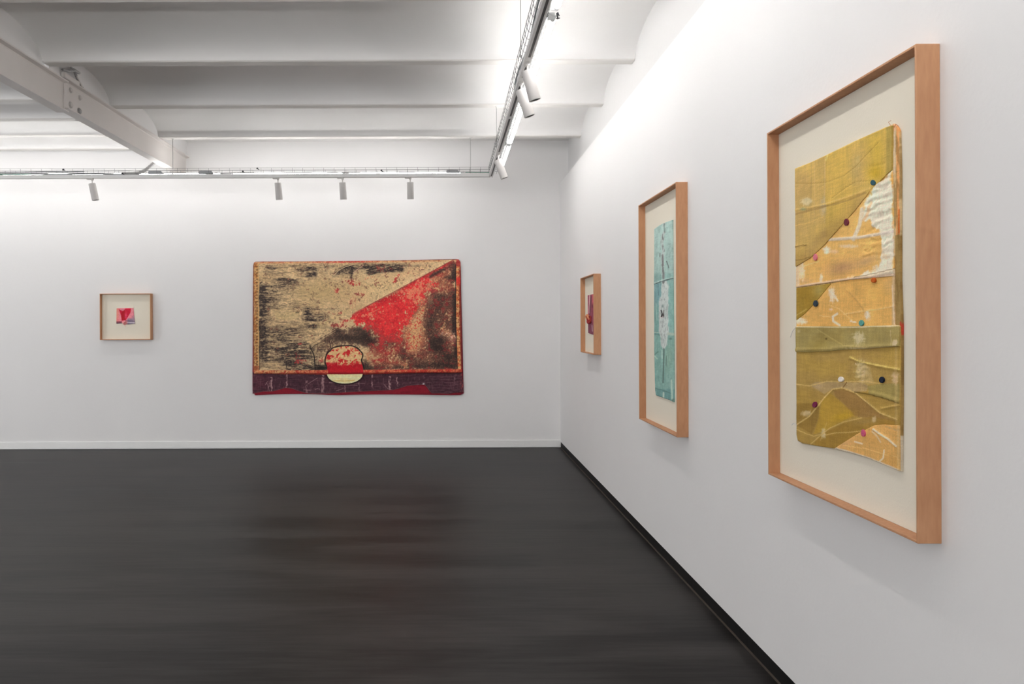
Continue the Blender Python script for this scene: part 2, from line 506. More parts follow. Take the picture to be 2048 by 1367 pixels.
def ribmesh(x0, x1, c, w, z0, z1):
    return MB().box((x0, c-w, z0), (x1, c+w, z1), .006)
for c in ribsR:
    if c < YB: ribmesh(BEAM_X+.02, XU, c, .047, RIB_Z, RIB_Z+.06).build('rib', M['rib'], ceil)
for c in ribsL:
    if c < YB: ribmesh(XL, BEAM_X-.06, c, .04, RIB_ZL, RIB_ZL+.06).build('rib', M['rib'], ceil)
# plaster infill panels standing on the beam, closing the end of each vault
for c0, c1 in zip(ribsR[:-1], ribsR[1:]):
    if c1 < 2.5: continue
    y0, y1 = c0+.05, min(c1-.05, YB)
    MB().box((BEAM_X-.02, y0, RIB_Z-.02), (BEAM_X+.015, y1, RIB_Z+.24)).build('infill_panel', M['wall'], ceil)

# ------------------------------------------------------------------ steel beam
def ibeam(y0, y1, z0, z1, x, wid=.10, tf=.011, tw=.008):
    mb = MB(); h = wid/2
    pr = [(-h, z0), (h, z0), (h, z0+tf), (tw/2+.006, z0+tf+.004), (tw/2, z0+tf+.012), (tw/2, z1-tf-.012), (tw/2+.006, z1-tf-.004), (h, z1-tf), (h, z1), (-h, z1),
          (-h, z1-tf), (-tw/2-.006, z1-tf-.004), (-tw/2, z1-tf-.012), (-tw/2, z0+tf+.012), (-tw/2-.006, z0+tf+.004), (-h, z0+tf)]
    n = len(pr)
    vs = [(x+a, y0, z) for a, z in pr]+[(x+a, y1, z) for a, z in pr]
    fs = [(i, (i+1) % n, n+(i+1) % n, n+i)[::-1] for i in range(n)]
    fs += [(0,1,2,15), (9,8,7,10), (15,2,3,14), (14,3,4,13), (13,4,5,12), (12,5,6,11), (11,6,7,10)]
    fs += [tuple(n+i for i in f)[::-1] for f in fs[-7:]]
    return mb.add(vs, fs)
BX = BEAM_X
beam = thing('steel_beam', (BX, 4, EYE+1.79), 'long painted steel beam crossing the ceiling on the left, with a bolted splice', 'beam')
SPY = 5.93
ibeam(YF, SPY, EYE+1.785, EYE+2.045, BX).build('near_beam_length', M['beam'], beam)
ibeam(SPY, YB, EYE+1.815, EYE+2.07, BX).build('far_beam_length', M['beam'], beam)
MB().box((BX+.004, SPY-.005, EYE+1.82), (BX+.016, SPY+.36, EYE+2.03), .003).build('splice_plate', M['beam'], beam)
for (yy, zz, mm) in ((SPY+.09, 2.0, 'bolt'), (SPY+.24, 1.985, 'bolt'), (SPY+.09, 1.875, 'bolt'), (SPY+.23, 1.865, 'rustbolt')):
    big = 1.25 if zz < 1.9 else 1.0
    mb = MB().lathe([(0, .012), (.012*big, .012), (.017*big, .008), (.017*big, 0), (.024*big, 0), (.024*big, -.004)], (BX+.020, yy, EYE+zz), (1, 0, 0), 6 if False else 12)
    mb.build('bolt', M[mm], beam)
# bracket and torn fixing standing on the top flange at the splice
br = thing('ceiling_clamp', (BX+.03, 6.06, EYE+2.07), 'twisted metal clamp standing on the steel beam above its splice plate', 'clamp')
MB().rod([(BX+.035, 6.20, EYE+2.07), (BX+.04, 6.10, EYE+2.10), (BX+.045, 6.03, EYE+2.165), (BX+.04, 5.98, EYE+2.18)], [.008, .010, .013, .008], 8).rod([(BX+.04, 5.85, EYE+2.115), (BX+.045, 5.93, EYE+2.13), (BX+.045, 6.02, EYE+2.17), (BX+.04, 6.12, EYE+2.18)], [.010, .013, .016, .010], 8).build('bent_strap', M['rustbolt'], br)
MB().box((BX+.02, 5.86, EYE+2.055), (BX+.055, 6.10, EYE+2.10), .006).rod([(BX+.05, 6.06, EYE+2.13), (BX+.055, 6.14, EYE+2.07)], .006, 6).build('packing_plate', M['beam'], br)

# ------------------------------------------------------------------ lighting track, trays, tubes
HR = EYE+1.644            # underside of the rail
def rail_x(y): return .508+(y-4.4)*(-.0055)
RUN_Y = 7.90
r1 = thing('track_rail', (rail_x(2), 2, HR), 'white lighting track running along the right wall towards the camera', 'track rail')
def skewbox(y0, y1, xa, xb, z0, z1):
    a0, a1 = rail_x(y0), rail_x(y1)
    return MB().add([(a0+xa,y0,z0),(a0+xb,y0,z0),(a1+xb,y1,z0),(a1+xa,y1,z0),(a0+xa,y0,z1),(a0+xb,y0,z1),(a1+xb,y1,z1),(a1+xa,y1,z1)],
        [(0,3,2,1),(4,5,6,7),(0,1,5,4),(1,2,6,5),(2,3,7,6),(3,0,4,7)])
def merge(*ms):
    r = MB()
    for q in ms:
        n = len(r.v); r.v += q.v; r.f += [[i+n for i in f] for f in q.f]; r.sm += q.sm
    return r
Y0, Y1 = YF+.3, RUN_Y+.022
merge(skewbox(Y0, Y1, -.022, .022, HR+.010, HR+.038), skewbox(Y0, Y1, -.022, -.006, HR, HR+.010), skewbox(Y0, Y1, .010, .022, HR, HR+.010)).build('rail_body', M['whitemetal'], r1)
segs = [(Y0, 4.38), (4.52, 4.74), (4.88, 5.62), (5.68, 6.78), (6.92, Y1-.05)]
for a, b in segs: skewbox(a, b, -.006, .010, HR+.0035, HR+.0098).build('slot', M['slot'], r1)
for a, b in ((4.38, 4.52), (4.74, 4.88), (5.62, 5.68), (6.78, 6.92)): skewbox(a, b, -.006, .010, HR+.001, HR+.0098).build('slot_cover', M['whitemetal'], r1)
r2 = thing('track_rail', (-2, RUN_Y, HR), 'white lighting track running along the back wall above the paintings', 'track rail')
XE = rail_x(RUN_Y)+.018
merge(MB().box((XL+.3, RUN_Y-.022, HR+.010), (XE-.04, RUN_Y+.022, HR+.038)), MB().box((XL+.3, RUN_Y-.022, HR), (XE-.04, RUN_Y-.006, HR+.010)),
      MB().box((XL+.3, RUN_Y+.008, HR), (XE-.04, RUN_Y+.022, HR+.010))).build('rail_body', M['whitemetal'], r2)
MB().box((XL+.3, RUN_Y-.006, HR+.0035), (XE-.06, RUN_Y+.008, HR+.0098)).build('slot', M['slot'], r2)

def hook(y, zl, xl, w, r=.0016):
    return [(xl, y, zl+.058), (xl+.004, y, zl+.02), (xl+.012, y, zl+.003), (xl+.024, y, zl), (xl+w-.012, y, zl), (xl+w, y, zl+.012), (xl+w, y, zl+.058)]
# tray on the right run
TZ = HR+.042
tray = MB(); tw = .10; xt = .462
yy = 1.2
while yy < RUN_Y-.04:
    tray.rod(hook(yy, TZ, xt, tw), .0017, 5, False); yy += .10
for (dx, dz) in ((0, .058), (.003, .030), (.012, .003), (.045, 0), (tw-.01, .003), (tw, .030), (tw, .058)):
    tray.rod([(xt+dx, 1.2, TZ+dz), (xt+dx, RUN_Y+.05, TZ+dz)], .0019, 5, False)
tag(tray.build('cable_tray', M['wire']), 'wire mesh cable tray over the track along the right wall', 'cable tray')
tray = MB(); ty = RUN_Y-.045
xx = XE-.02
def hookx(x, zl, yl, w): return [(x, yl, zl+.058), (x, yl+.003, zl+.02), (x, yl+.012, zl+.003), (x, yl+.03, zl), (x, yl+w-.012, zl), (x, yl+w, zl+.012), (x, yl+w, zl+.058)]
while xx > XL+.4:
    tray.rod(hookx(xx, TZ, ty, .10), .0016, 5, False); xx -= .1155
for (dy, dz) in ((0, .058), (.003, .030), (.012, .003), (.05, 0), (.09, .003), (.10, .030), (.10, .058)):
    tray.rod([(XL+.4, ty+dy, TZ+dz), (XE+.02, ty+dy, TZ+dz)], .0017, 5, False)
tag(tray.build('cable_tray', M['wire']), 'wire mesh cable tray over the track along the back wall', 'cable tray')

# hanging rods
def hrod(x, y, top, bot, label):
    t = thing('hanging_rod', (x, y, bot), label, 'rod', 'threaded rods holding the lighting track')
    MB().rod([(x, y, bot), (x, y, top)], .0028, 6).build('rod', M['rod'], t)
    MB().rod([(x, y, bot-.002), (x, y, bot+.010)], .0075, 6, smooth=False).build('nut', M['rod'], t)
    MB().rod([(x, y, top-.008), (x, y, top)], .011, 8, smooth=False).build('ceiling_plate', M['whitemetal'], t)
hrod(.470, 4.50, RIB_Z, TZ+.01, 'thin rod holding the right-hand track, nearest the camera')
hrod(.474, 6.767, RIB_Z, TZ+.01, 'thin rod holding the right-hand track just before its corner')
hrod(.262, 7.889, RIB_Z, TZ-.005, 'thin rod holding the back track just left of its corner')
hrod(-3.04, 7.889, RIB_Z, TZ-.005, 'thin rod holding the back track beside the end of the steel beam')

# cables
def wob(p0, p1, n, amp, seed):
    r = np.random.default_rng(seed); out = []
    ph = r.random(4)*6.28
    for i in range(n):
        t = i/(n-1); p = Vector(p0).lerp(Vector(p1), t)
        s1 = math.sin(t*n*.55+ph[0])*amp+math.sin(t*n*.21+ph[1])*amp
        s2 = math.sin(t*n*.43+ph[2])*amp
        d = (Vector(p1)-Vector(p0)).normalized(); sd = d.cross(Vector((0, 0, 1)))
        out.append(p+sd*s1+Vector((0, 0, 1))*abs(s2)*.8)
    return out
CB = 'cables lying in the wire trays'
tag(MB().rod(wob((.500, 1.2, TZ+.006), (.50, 7.78, TZ+.006), 70, .006, 3), .0038, 6).build('cable', M['green']), 'thin green earth wire in the cable tray along the right wall', 'cable', CB)
tag(MB().rod(wob((.508, 1.2, TZ+.016), (.49, 7.85, TZ+.012), 60, .010, 5), .0055, 6).build('cable', M['greycable']), 'thick grey cable in the cable tray along the right wall, by the green wire', 'cable', CB)
tag(MB().rod(wob((.53, 1.2, TZ+.008), (.52, 7.6, TZ+.008), 60, .006, 8), .0045, 6).build('cable', M['greycable']), 'thinner grey cable in the right tray on its wall side', 'cable', CB)
tag(MB().rod(wob((.205, RUN_Y-.01, TZ+.006), (XE-.01, RUN_Y-.005, TZ+.005), 14, .003, 9), .0048, 6).build('cable', M['green']), 'short green wire in the back tray at the track corner', 'cable', CB)
tag(MB().rod(wob((-8.0, RUN_Y-.02, TZ+.012), (-4.62, RUN_Y-.01, TZ+.004), 30, .006, 11), .0065, 6).build('cable', M['green']), 'green wire in the back tray at the far left edge', 'cable', CB)
tag(MB().rod(wob((-8.0, RUN_Y+.0, TZ+.010), (-3.52, RUN_Y+.02, TZ+.006), 50, .008, 12), .0075, 6).build('cable', M['greycable']), 'thick grey cable in the back tray left of the steel beam', 'cable', CB)
tag(MB().rod(wob((-5.0, RUN_Y-.02, TZ+.022), (-4.02, RUN_Y-.02, TZ+.028), 12, .003, 13), .005, 6).build('cable', M['greycable']), 'short grey cable in the back tray above the leftmost spotlight', 'cable', CB)
tag(MB().rod(wob((-3.6, RUN_Y-.01, TZ+.004), (.1, RUN_Y, TZ+.004), 44, .010, 14), .003, 6).build('cable', M['whitecable']), 'thin pale cable along the back tray above the large painting', 'cable', CB)
tag(MB().rod(wob((-4.4, RUN_Y-.04, TZ+.055), (-3.3, RUN_Y-.03, TZ+.03), 18, .008, 15), .002, 6).build('cable', M['whitecable']), 'loose thin pale cable looping over the back tray left of the beam', 'cable', CB)
# flexible conduit up to the beam
pts = [Vector((-3.60, RUN_Y-.01, TZ+.010)), Vector((-3.50, RUN_Y-.01, TZ+.008)), Vector((-3.42, RUN_Y, TZ+.018)), Vector((-3.35, RUN_Y, TZ+.05)), Vector((-3.29, RUN_Y, TZ+.10)), Vector((-3.245, RUN_Y+.02, TZ+.15)), Vector((-3.235, RUN_Y+.04, EYE+1.83))]
fine = []
for a, b in zip(pts[:-1], pts[1:]):
    for k in range(5): fine.append(a.lerp(b, k/5))
fine.append(pts[-1])
tag(MB().rod(fine, [.019 if i % 2 else .016 for i in range(len(fine))], 8).build('conduit', M['conduitgrey']), 'flexible conduit curving from the back tray up to the steel beam', 'conduit')
# junction boxes in the back tray
def jbox(x0, x1, label, z=.012, m='grey'):
    t = thing('junction_box', ((x0+x1)/2, RUN_Y, TZ+.002), label, 'box', 'connector boxes in the back tray')
    y0, y1 = RUN_Y-.035, RUN_Y+.0
    MB().add([(x0, y0, TZ+.004), (x1, y0, TZ+.004), (x1, y1, TZ+.004), (x0, y1, TZ+.004), (x0+.012, y0, TZ+.034), (x1-.022, y0, TZ+.034), (x1-.022, y1, TZ+.034), (x0+.012, y1, TZ+.034)],
        [(0,3,2,1),(4,5,6,7),(0,1,5,4),(1,2,6,5),(2,3,7,6),(3,0,4,7)]).build('box_body', M[m], t)
    MB().rod([(x1-.01, RUN_Y-.018, TZ+.015), (x1+.05, RUN_Y-.018, TZ+.008)], .004, 6).build('lead', M['whitecable'], t)
jbox(-3.31, -3.145, 'small grey connector box in the back tray under the steel beam')
jbox(-2.75, -2.59, 'small grey connector box in the back tray right of the beam end')
jbox(-.01, .14, 'small grey connector box in the back tray near the track corner')
def clip(x, label, dz=.02):
    t = thing('cable_clip', (x, RUN_Y-.047, TZ+dz), label, 'clip', 'dark clips on the back tray')
    MB().box((x-.011, RUN_Y-.062, TZ+dz-.008), (x+.008, RUN_Y-.047, TZ+dz+.010), .004).rod([(x-.012, RUN_Y-.055, TZ+dz), (x+.018, RUN_Y-.052, TZ+dz-.012)], .004, 6).build('clip_body', M['dark'], t)
clip(-2.25, 'dark clip on the back tray, left of the second spotlight from the left', .018)
clip(-2.09, 'dark clip high on the back tray above the second spotlight from the left', .05)
clip(-.72, 'dark clip on the back tray between the two rightmost spotlights', .022)
clip(-3.58, 'dark clip on the back tray at the foot of the conduit', .0)
clip(-4.23, 'dark clip high on the back tray above the leftmost spotlight', .045)

# fluorescent tubes
def tube_y(y0, y1, label, x=.592, z=EYE+1.70):
    t = thing('tube_light', (x, y0, z), label, 'light', 'fluorescent tubes along the right track')
    MB().box((x-.044, y0-.03, z+.004), (x-.030, y1+.03, z+.030), .002).build('batten', M['batten'], t)
    MB().rod([(x, y0, z), (x, y0+.008, z), (x, y1-.008, z), (x, y1, z)], [.0135, .0165, .0165, .0135], 16).build('tube', M['tube'], t)
    for e, s in ((y0, -1), (y1, 1)):
        MB().rod([(x, e, z), (x, e+s*.022, z)], .014, 12).box((x-.03, e+s*.022-.006, z-.012), (x+.010, e+s*.022+.006, z+.030), .003).build('lamp_holder', M['coolcap'], t)
    return t
tube_y(2.53, 3.80, 'lit fluorescent tube at the top edge of the photo, nearest the camera')
tube_y(3.965, 5.17, 'lit fluorescent tube beside the two overlapping spotlights')
tube_y(5.26, 6.62, 'lit fluorescent tube third from the camera along the right track')
tube_y(6.74, 7.62, 'short lit fluorescent tube nearest the track corner')
for y in (1.15, -.2, -1.55): tube_y(y, y+1.25, 'lit fluorescent tube of the right-hand track behind the camera')
kn = thing('clamp_knob', (.605, 3.89, EYE+1.68), 'dark wing clamp in the gap between the two nearest tubes', 'clamp')
MB().rod([(.602, 3.87, EYE+1.695), (.610, 3.89, EYE+1.672)], .0045, 8).rod([(.606, 3.865, EYE+1.696), (.617, 3.89, EYE+1.690)], .0035, 8).rod([(.604, 3.89, EYE+1.675), (.616, 3.87, EYE+1.668)], .0035, 8).build('wing', M['dark'], kn)
MB().rod([(.560, 3.88, EYE+1.70), (.60, 3.88, EYE+1.68)], .005, 6).build('arm', M['coolcap'], kn)
def tube_x(x0, x1, label, y=8.0, z=EYE+1.707, group='fluorescent tubes along the back track'):
    t = thing('tube_light', (x0, y, z), label, 'light', group)
    MB().box((x0-.03, y-.050, z-.030), (x1+.03, y-.036, z-.010), .002).build('batten', M['batten'], t)
    MB().rod([(x0, y, z), (x0+.008, y, z), (x1-.008, y, z), (x1, y, z)], [.0115, .0145, .0145, .0115], 14).build('tube', M['backtube' if y > 7 else 'filltube'], t)
    if y < 7:
        for xx_ in (x0+.3, x1-.3): MB().rod([(xx_, y-.043, z-.012), (xx_, y-.043, EYE+2.19)], .003, 6).build('hanger', M['rod'], t)
    for e, s in ((x0, -1), (x1, 1)):
        MB().rod([(e, y, z), (e+s*.022, y, z)], .012, 12).box((e+s*.022-.006, y-.03, z-.020), (e+s*.022+.006, y+.008, z+.012), .003).build('lamp_holder', M['coolcap'], t)
for i, (a, b) in enumerate(((-1.10, .15), (-2.40, -1.18), (-3.75, -2.55), (-5.05, -3.83), (-6.35, -5.13), (-7.65, -6.43))):
    tube_x(a, b, ['lit tube behind the back track, between its corner and the rightmost spotlight', 'lit tube behind the back track above the left half of the large painting',
        'lit tube behind the back track under the end of the steel beam', 'lit tube behind the back track above the small framed work', 'lit tube behind the back track at the left edge of the photo',
        'lit tube behind the back track outside the photo on the left'][i])

# two unseen tube rows added across the room to fill ceiling and walls with light
for yy in (3.6, -1.6):
    for x in (-1.8, -3.15, -4.5, -5.85, -7.2): tube_x(x, x+1.25, 'unseen fluorescent tube added across the ceiling as fill light', yy, EYE+1.75, 'added fill tubes crossing the room')
# ------------------------------------------------------------------ spotlights
def make_spot(name, pivot, aim, label, group, along):
    """pivot: point on the rail underside; aim: direction of the can; along: rail direction 'x'/'y'"""
    px, py, pz = pivot
    t = thing(name, pivot, label, 'spotlight', group)
    if along == 'x': a = (px-.060, py-.015, pz-.013); b = (px+.012, py+.015, pz+.004)
    else: a = (px-.015, py-.012, pz-.013); b = (px+.015, py+.060, pz+.004)
    MB().box(a, b, .004).build('track_adapter', M['spot'], t)
    d = Vector(aim).normalized()
    top = Vector((px, py, pz-.052))
    MB().rod([(px, py, pz-.010), (px, py, pz-.024), (px, py, pz-.026), (px, py, pz-.055)], [.013, .011, .006, .006], 12).build('stem', M['spot'], t)
    R, Lc = .037, .188
    c0 = top+d*.002+Vector((-d.x*.02, -d.y*.02, 0))
    MB().lathe([(0, 0), (.030, 0), (R-.002, .002), (R, .006), (R, Lc-.003), (R-.001, Lc), (R-.004, Lc), (R-.0045, Lc-.004), (R-.005, Lc-.030)], c0, d, 36).build('housing', M['spot'], t)
    MB().lathe([(R-.005, Lc-.004), (R-.006, Lc-.026), (.024, Lc-.032)], c0, d, 32).build('baffle', M['baffle'], t)
    MB().lathe([(.024, Lc-.032), (.012, Lc-.029), (0, Lc-.028)], c0, d, 24).build('lens', M['lens'], t)
G1 = 'spotlights on the track along the back wall'
for (x, aim, lab) in ((184.5, (.17, .10, -1), 'white cylinder spotlight on the back track, leftmost of the four and tilted'),
                 (556, (.04, .16, -1), 'white cylinder spotlight above the left part of the large painting'),
                 (685, (.04, .16, -1), 'white cylinder spotlight above the middle of the large painting'),
                 (820.5, (.01, .16, -1), 'white cylinder spotlight above the right part of the large painting')):
    X, Z = on_back(x, 360, RUN_Y)
    make_spot('track_spotlight', (float(X), RUN_Y, HR), aim, lab, G1, 'x')
G2 = 'spotlights on the track along the right wall'
for (y, aim, lab) in ((4.45, (.29, .10, -1), 'nearest and largest white cylinder spotlight, tilted toward the right wall'),
                 (4.81, (.36, .08, -1), 'white cylinder spotlight half hidden behind the nearest one'),
                 (6.85, (.38, .05, -1), 'white cylinder spotlight on the right track next to its corner')):
    make_spot('track_spotlight', (rail_x(y), y, HR), aim, lab, G2, 'y')

# ================================================================== FRAMES
DEP, LIP, MATX = .067, .0075, .045
def box_frame(root, u0, u1, v0, v1, place_box):
    """four wooden members and a mat board; place_box(u0,u1,v0,v1,h0,h1) adds a box in plane coordinates"""
    for (a, b, c, d) in ((u0, u0+LIP, v0, v1), (u1-LIP, u1, v0, v1)):
        place_box(a, b, c, d, 0, DEP).build('frame_stile', M['wood'], root)
    for (c, d) in ((v0, v0+LIP), (v1-LIP, v1)):
        place_box(u0+LIP, u1-LIP, c, d, 0, DEP-.0004).build('frame_rail', M['wood'], root)
    place_box(u0+LIP, u1-LIP, v0+LIP, v1-LIP, 0.004, DEP-MATX).build('mat_board', M['matboard'], root)
def pb_right(u0, u1, v0, v1, h0, h1):      # u = -Y
    return MB().box((XR-h1, -u1, v0), (XR-h0, -u0, v1), .0012)
def pb_back(u0, u1, v0, v1, h0, h1):
    return MB().box((u0, YB-h1, v0), (u1, YB-h0, v1), .0012)
def place_right(u, v, h): return np.stack([XR-(DEP-MATX)-h, -u, v], 1)
def place_back(u, v, h): return np.stack([u, YB-(DEP-MATX)-h, v], 1)
XM = XR-(DEP-MATX)-.006         # plane on which the right-hand works were measured
def RP(pts):                    # photograph pixels -> plane coordinates of the right wall works
    out = []
    for x, y in pts:
        Y, Z = on_right(x, y, XM); out.append((-float(Y), float(Z)))
    return out
def to_px(u, v, X=XM):
    Y = -u; dx, dy = F*X/Y, F*(v-EYE)/Y
    return CX+dx*CR-dy*SR, CY-(dx*SR+dy*CR)

f1 = thing('framed_textile', (XR, 2.45, .884), 'large beech box frame with a yellow and orange patchwork cloth, nearest on the right wall', 'artwork')
box_frame(f1, -2.917, -1.988, .884, 2.282, pb_right)
f2 = thing('framed_textile', (XR, 4.48, .852), 'tall beech box frame with a narrow turquoise cloth strip, middle of the right wall', 'artwork')
box_frame(f2, -4.881, -4.077, .852, 2.316, pb_right)
f3 = thing('framed_textile', (XR, 6.7, 1.229), 'small beech box frame with a dark pink knotted piece, farthest on the right wall', 'artwork')
box_frame(f3, -7.02, -6.39, 1.229, 1.959, pb_right)
a0, b0 = on_back(199.5, 679.5, YB-DEP); a1, b1 = on_back(301, 586.5, YB-DEP)
f4 = thing('framed_textile', (float(a0+a1)/2, YB, float(b0)), 'small beech box frame with a red and pink scrap on the back wall', 'artwork')
box_frame(f4, float(a0), float(a1), float(b0), float(b1), pb_back)

# ------------------------------------------------------------------ yellow patchwork
GAIN = 1.22
diag = [(1786.7, 340), (1747, 378), (1714, 420), (1698.5, 431.6+6), (1682.7, 455.3), (1652.4, 489.5), (1623.4, 515.9), (1594.5, 533)]
seam2 = [(1594.5, 575), (1652.4, 566), (1705, 559), (1751, 555), (1791, 551.5)]
curve3 = [(1664.3, 566.6), (1638, 598.2), (1613, 625.8), (1594.5, 640.3)]
bot5 = [(1671.3, 896.5), (1717, 867.4), (1751, 850.2), (1770, 848.3), (1801.6, 850.2)]
full = [(1593, 337), (1626, 324), (1659, 308.5), (1711.6, 282.8), (1774.8, 254), (1788, 247), (1795, 254), (1799, 262), (1801, 340), (1801, 560), (1804, 650),
        (1804, 800), (1803, 943), (1780, 934), (1757, 924), (1740, 917), (1700, 905), (1672, 899), (1640, 893), (1606, 888), (1596, 881), (1594, 760), (1594, 500)]
LINES1 = [  # pale or dark stitch lines: points, colour, width, alpha
    ([(1593, 366), (1625, 367), (1658, 364), (1690, 352), (1715, 333), (1738, 308), (1760, 285)], (160, 125, 60), .9, .6),
    ([(1668, 395), (1695, 375), (1715, 363), (1745, 361)], (160, 125, 60), .9, .5),
    ([(1594, 418), (1625, 414), (1660, 405), (1700, 394), (1745, 376)], (214, 180, 110), 1.6, .7),
    ([(1594, 428), (1625, 420), (1660, 411), (1700, 400), (1735, 385)], (150, 118, 70), 2.6, .5),
    ([(1595, 451), (1625, 444), (1652, 432)], (225, 190, 110), .9, .6),
    ([(1594, 494), (1606, 490), (1617, 490)], (120, 92, 45), 1.0, .8),
    ([(1594, 520), (1610, 518), (1624, 513)], (120, 92, 45), 1.0, .6)]
def wn(u, v, sx, sy, seed, o=4): return fbm(u*sx, v*sy, seed, o)
def weave(c, u, v, a=.07):
    w = (wn(u, v, 260, 25, 31, 2)+wn(u, v, 25, 260, 37, 2))-1.0
    b = wn(u, v, 14, 14, 41, 4)-.5
    return c.mul(1+w*a*1.4+b*a*2.2)
def threads(c, u, v, cx, cy, rx, ry, col, seed, a=.9):
    e = c.ell(cx, cy, rx, ry); n = np.maximum(wn(u, v, 220, 60, seed, 3), wn(u, v, 60, 220, seed+2, 3))
    return c.mix(a*sm(.35, .75, e*.75+n*.75-.35)*sm(.02, .3, e), col)
def mkpaint(fn):
    def p(u, v):
        x, y = to_px(u, v); c = fn(x, y, u, v); return c.linear(GAIN)
    return p
def p_back(x, y, u, v):
    c = Canvas(x, y, (196, 172, 130))
    c.mix(sm(1792.5, 1793.5, x)*(1-sm(1798.5, 1799.5, x))*(y < 470)*.9, (214, 150, 92))
    c.mix((y > 470)*sm(1790.5, 1791.5, x)*.9, (150, 122, 72))
    c.mix(sm(.5, .62, wn(u, v, 90, 18, 5))*.5, (120, 92, 50))
    c.mix((x > 1787)*(x < 1792)*(y < 345)*.8, (205, 186, 158))
    c.mix(np.exp(-((x-1786)/9)**2-((y-252)/7)**2)*(wn(u, v, 120, 120, 6) > .42), (232, 160, 110))
    c.line([(1802, 645), (1805, 668)], 2.2, (175, 60, 45), .9)
    c.line([(1799, 420), (1799, 466)], 2, (184, 88, 32), .9)
    c.mix((y > 870)*.85, (205, 196, 178))
    return weave(c, u, v)
backing = sheet('backing_cloth', RP(full), .004, place_right, mkpaint(p_back), lambda u, v: .007+.0012*(wn(u, v, 18, 40, 2)-.5)*2, .0005, M['cloth'], f1, .0035)

def p1(x, y, u, v):
    c = Canvas(x, y, (198, 165, 98))
    n = wn(u, v, 5, 9, 4); 
    c.mix(sm(.45, .75, n)*.5, (206, 174, 90)); c.mix(sm(.5, .8, wn(u, v, 9, 5, 9))*.35, (182, 150, 100))
    c.mix(sm(1654, 1657, x)*(1-sm(1690, 1730, x))*.45, (208, 172, 76))
    c.mix(c.ell(1758, 300, 22, 55)*.7, (208, 176, 72))
    c.mix(c.ell(1755, 345, 18, 16)*.6, (190, 156, 40))
    c.mix(c.ell(1715, 335, 12, 26)*.45, (180, 158, 108))
    c.mix(sm(1775, 1779, x)*.75, (158, 138, 74))
    c.mix((1-sm(0, 36, dline(x, y, diag)))*.45*sm(380, 400, y), (160, 128, 78))
    c.mix(c.ell(1650, 470, 22, 12, -45)*.6, (150, 122, 72))
    c.mix(c.ell(1607, 515, 16, 18)*.4, (160, 128, 66))
    c.mix(c.ell(1612, 350, 14, 20)*.35, (186, 152, 98))
    for k, (px, w) in enumerate(((1626, 1.6), (1653, 1.2), (1633, .8))):
        c.line([(px, 325), (px-1, 445)], w, (206, 176, 126) if k else (168, 138, 88), .35)
    threads(c, u, v, 1617, 403, 16, 10, (214, 202, 160), 51, .8)
    threads(c, u, v, 1650, 412, 8, 26, (188, 172, 140), 53, .6)
    threads(c, u, v, 1720, 322, 6, 16, (200, 182, 120), 55, .4)
    for P, col, w, a in LINES1: c.line(P, w, col, a)
    c.mix(c.ell(1610, 418, 6, 3)*.5, (110, 140, 120))
    c.line([(1655, 320), (1659, 309)], 2.4, (216, 196, 120), .8)
    c.line([(1594, 338), (1775, 255)], 1.6, (214, 184, 110), .8)
    return weave(c, u, v)
def h1(u, v):
    x, y = to_px(u, v)
    h = .0125+.0008*(wn(u, v, 12, 22, 6)-.5)*2
    h += .0012*np.exp(-(dline(x, y, [(1594, 420), (1660, 408), (1745, 377)])/2.2)**2)
    h += .0014*np.exp(-(dline(x, y, [(1594, 493), (1617, 489)])/2)**2)
    h -= .0016*np.exp(-(dline(x, y, [(1745, 333), (1772, 327)])/3)**2)
    for P, col, w, a in LINES1[:2]: h -= .0007*np.exp(-(dline(x, y, P)/1.4)**2)
    return h
sheet('cloth_patch', RP([(1593, 337), (1626, 324), (1659, 308.5), (1711.6, 282.8), (1774.8, 254.5), (1788, 251)]+diag), .0028, place_right, mkpaint(p1), h1, .006, M['cloth'], f1, .0026)

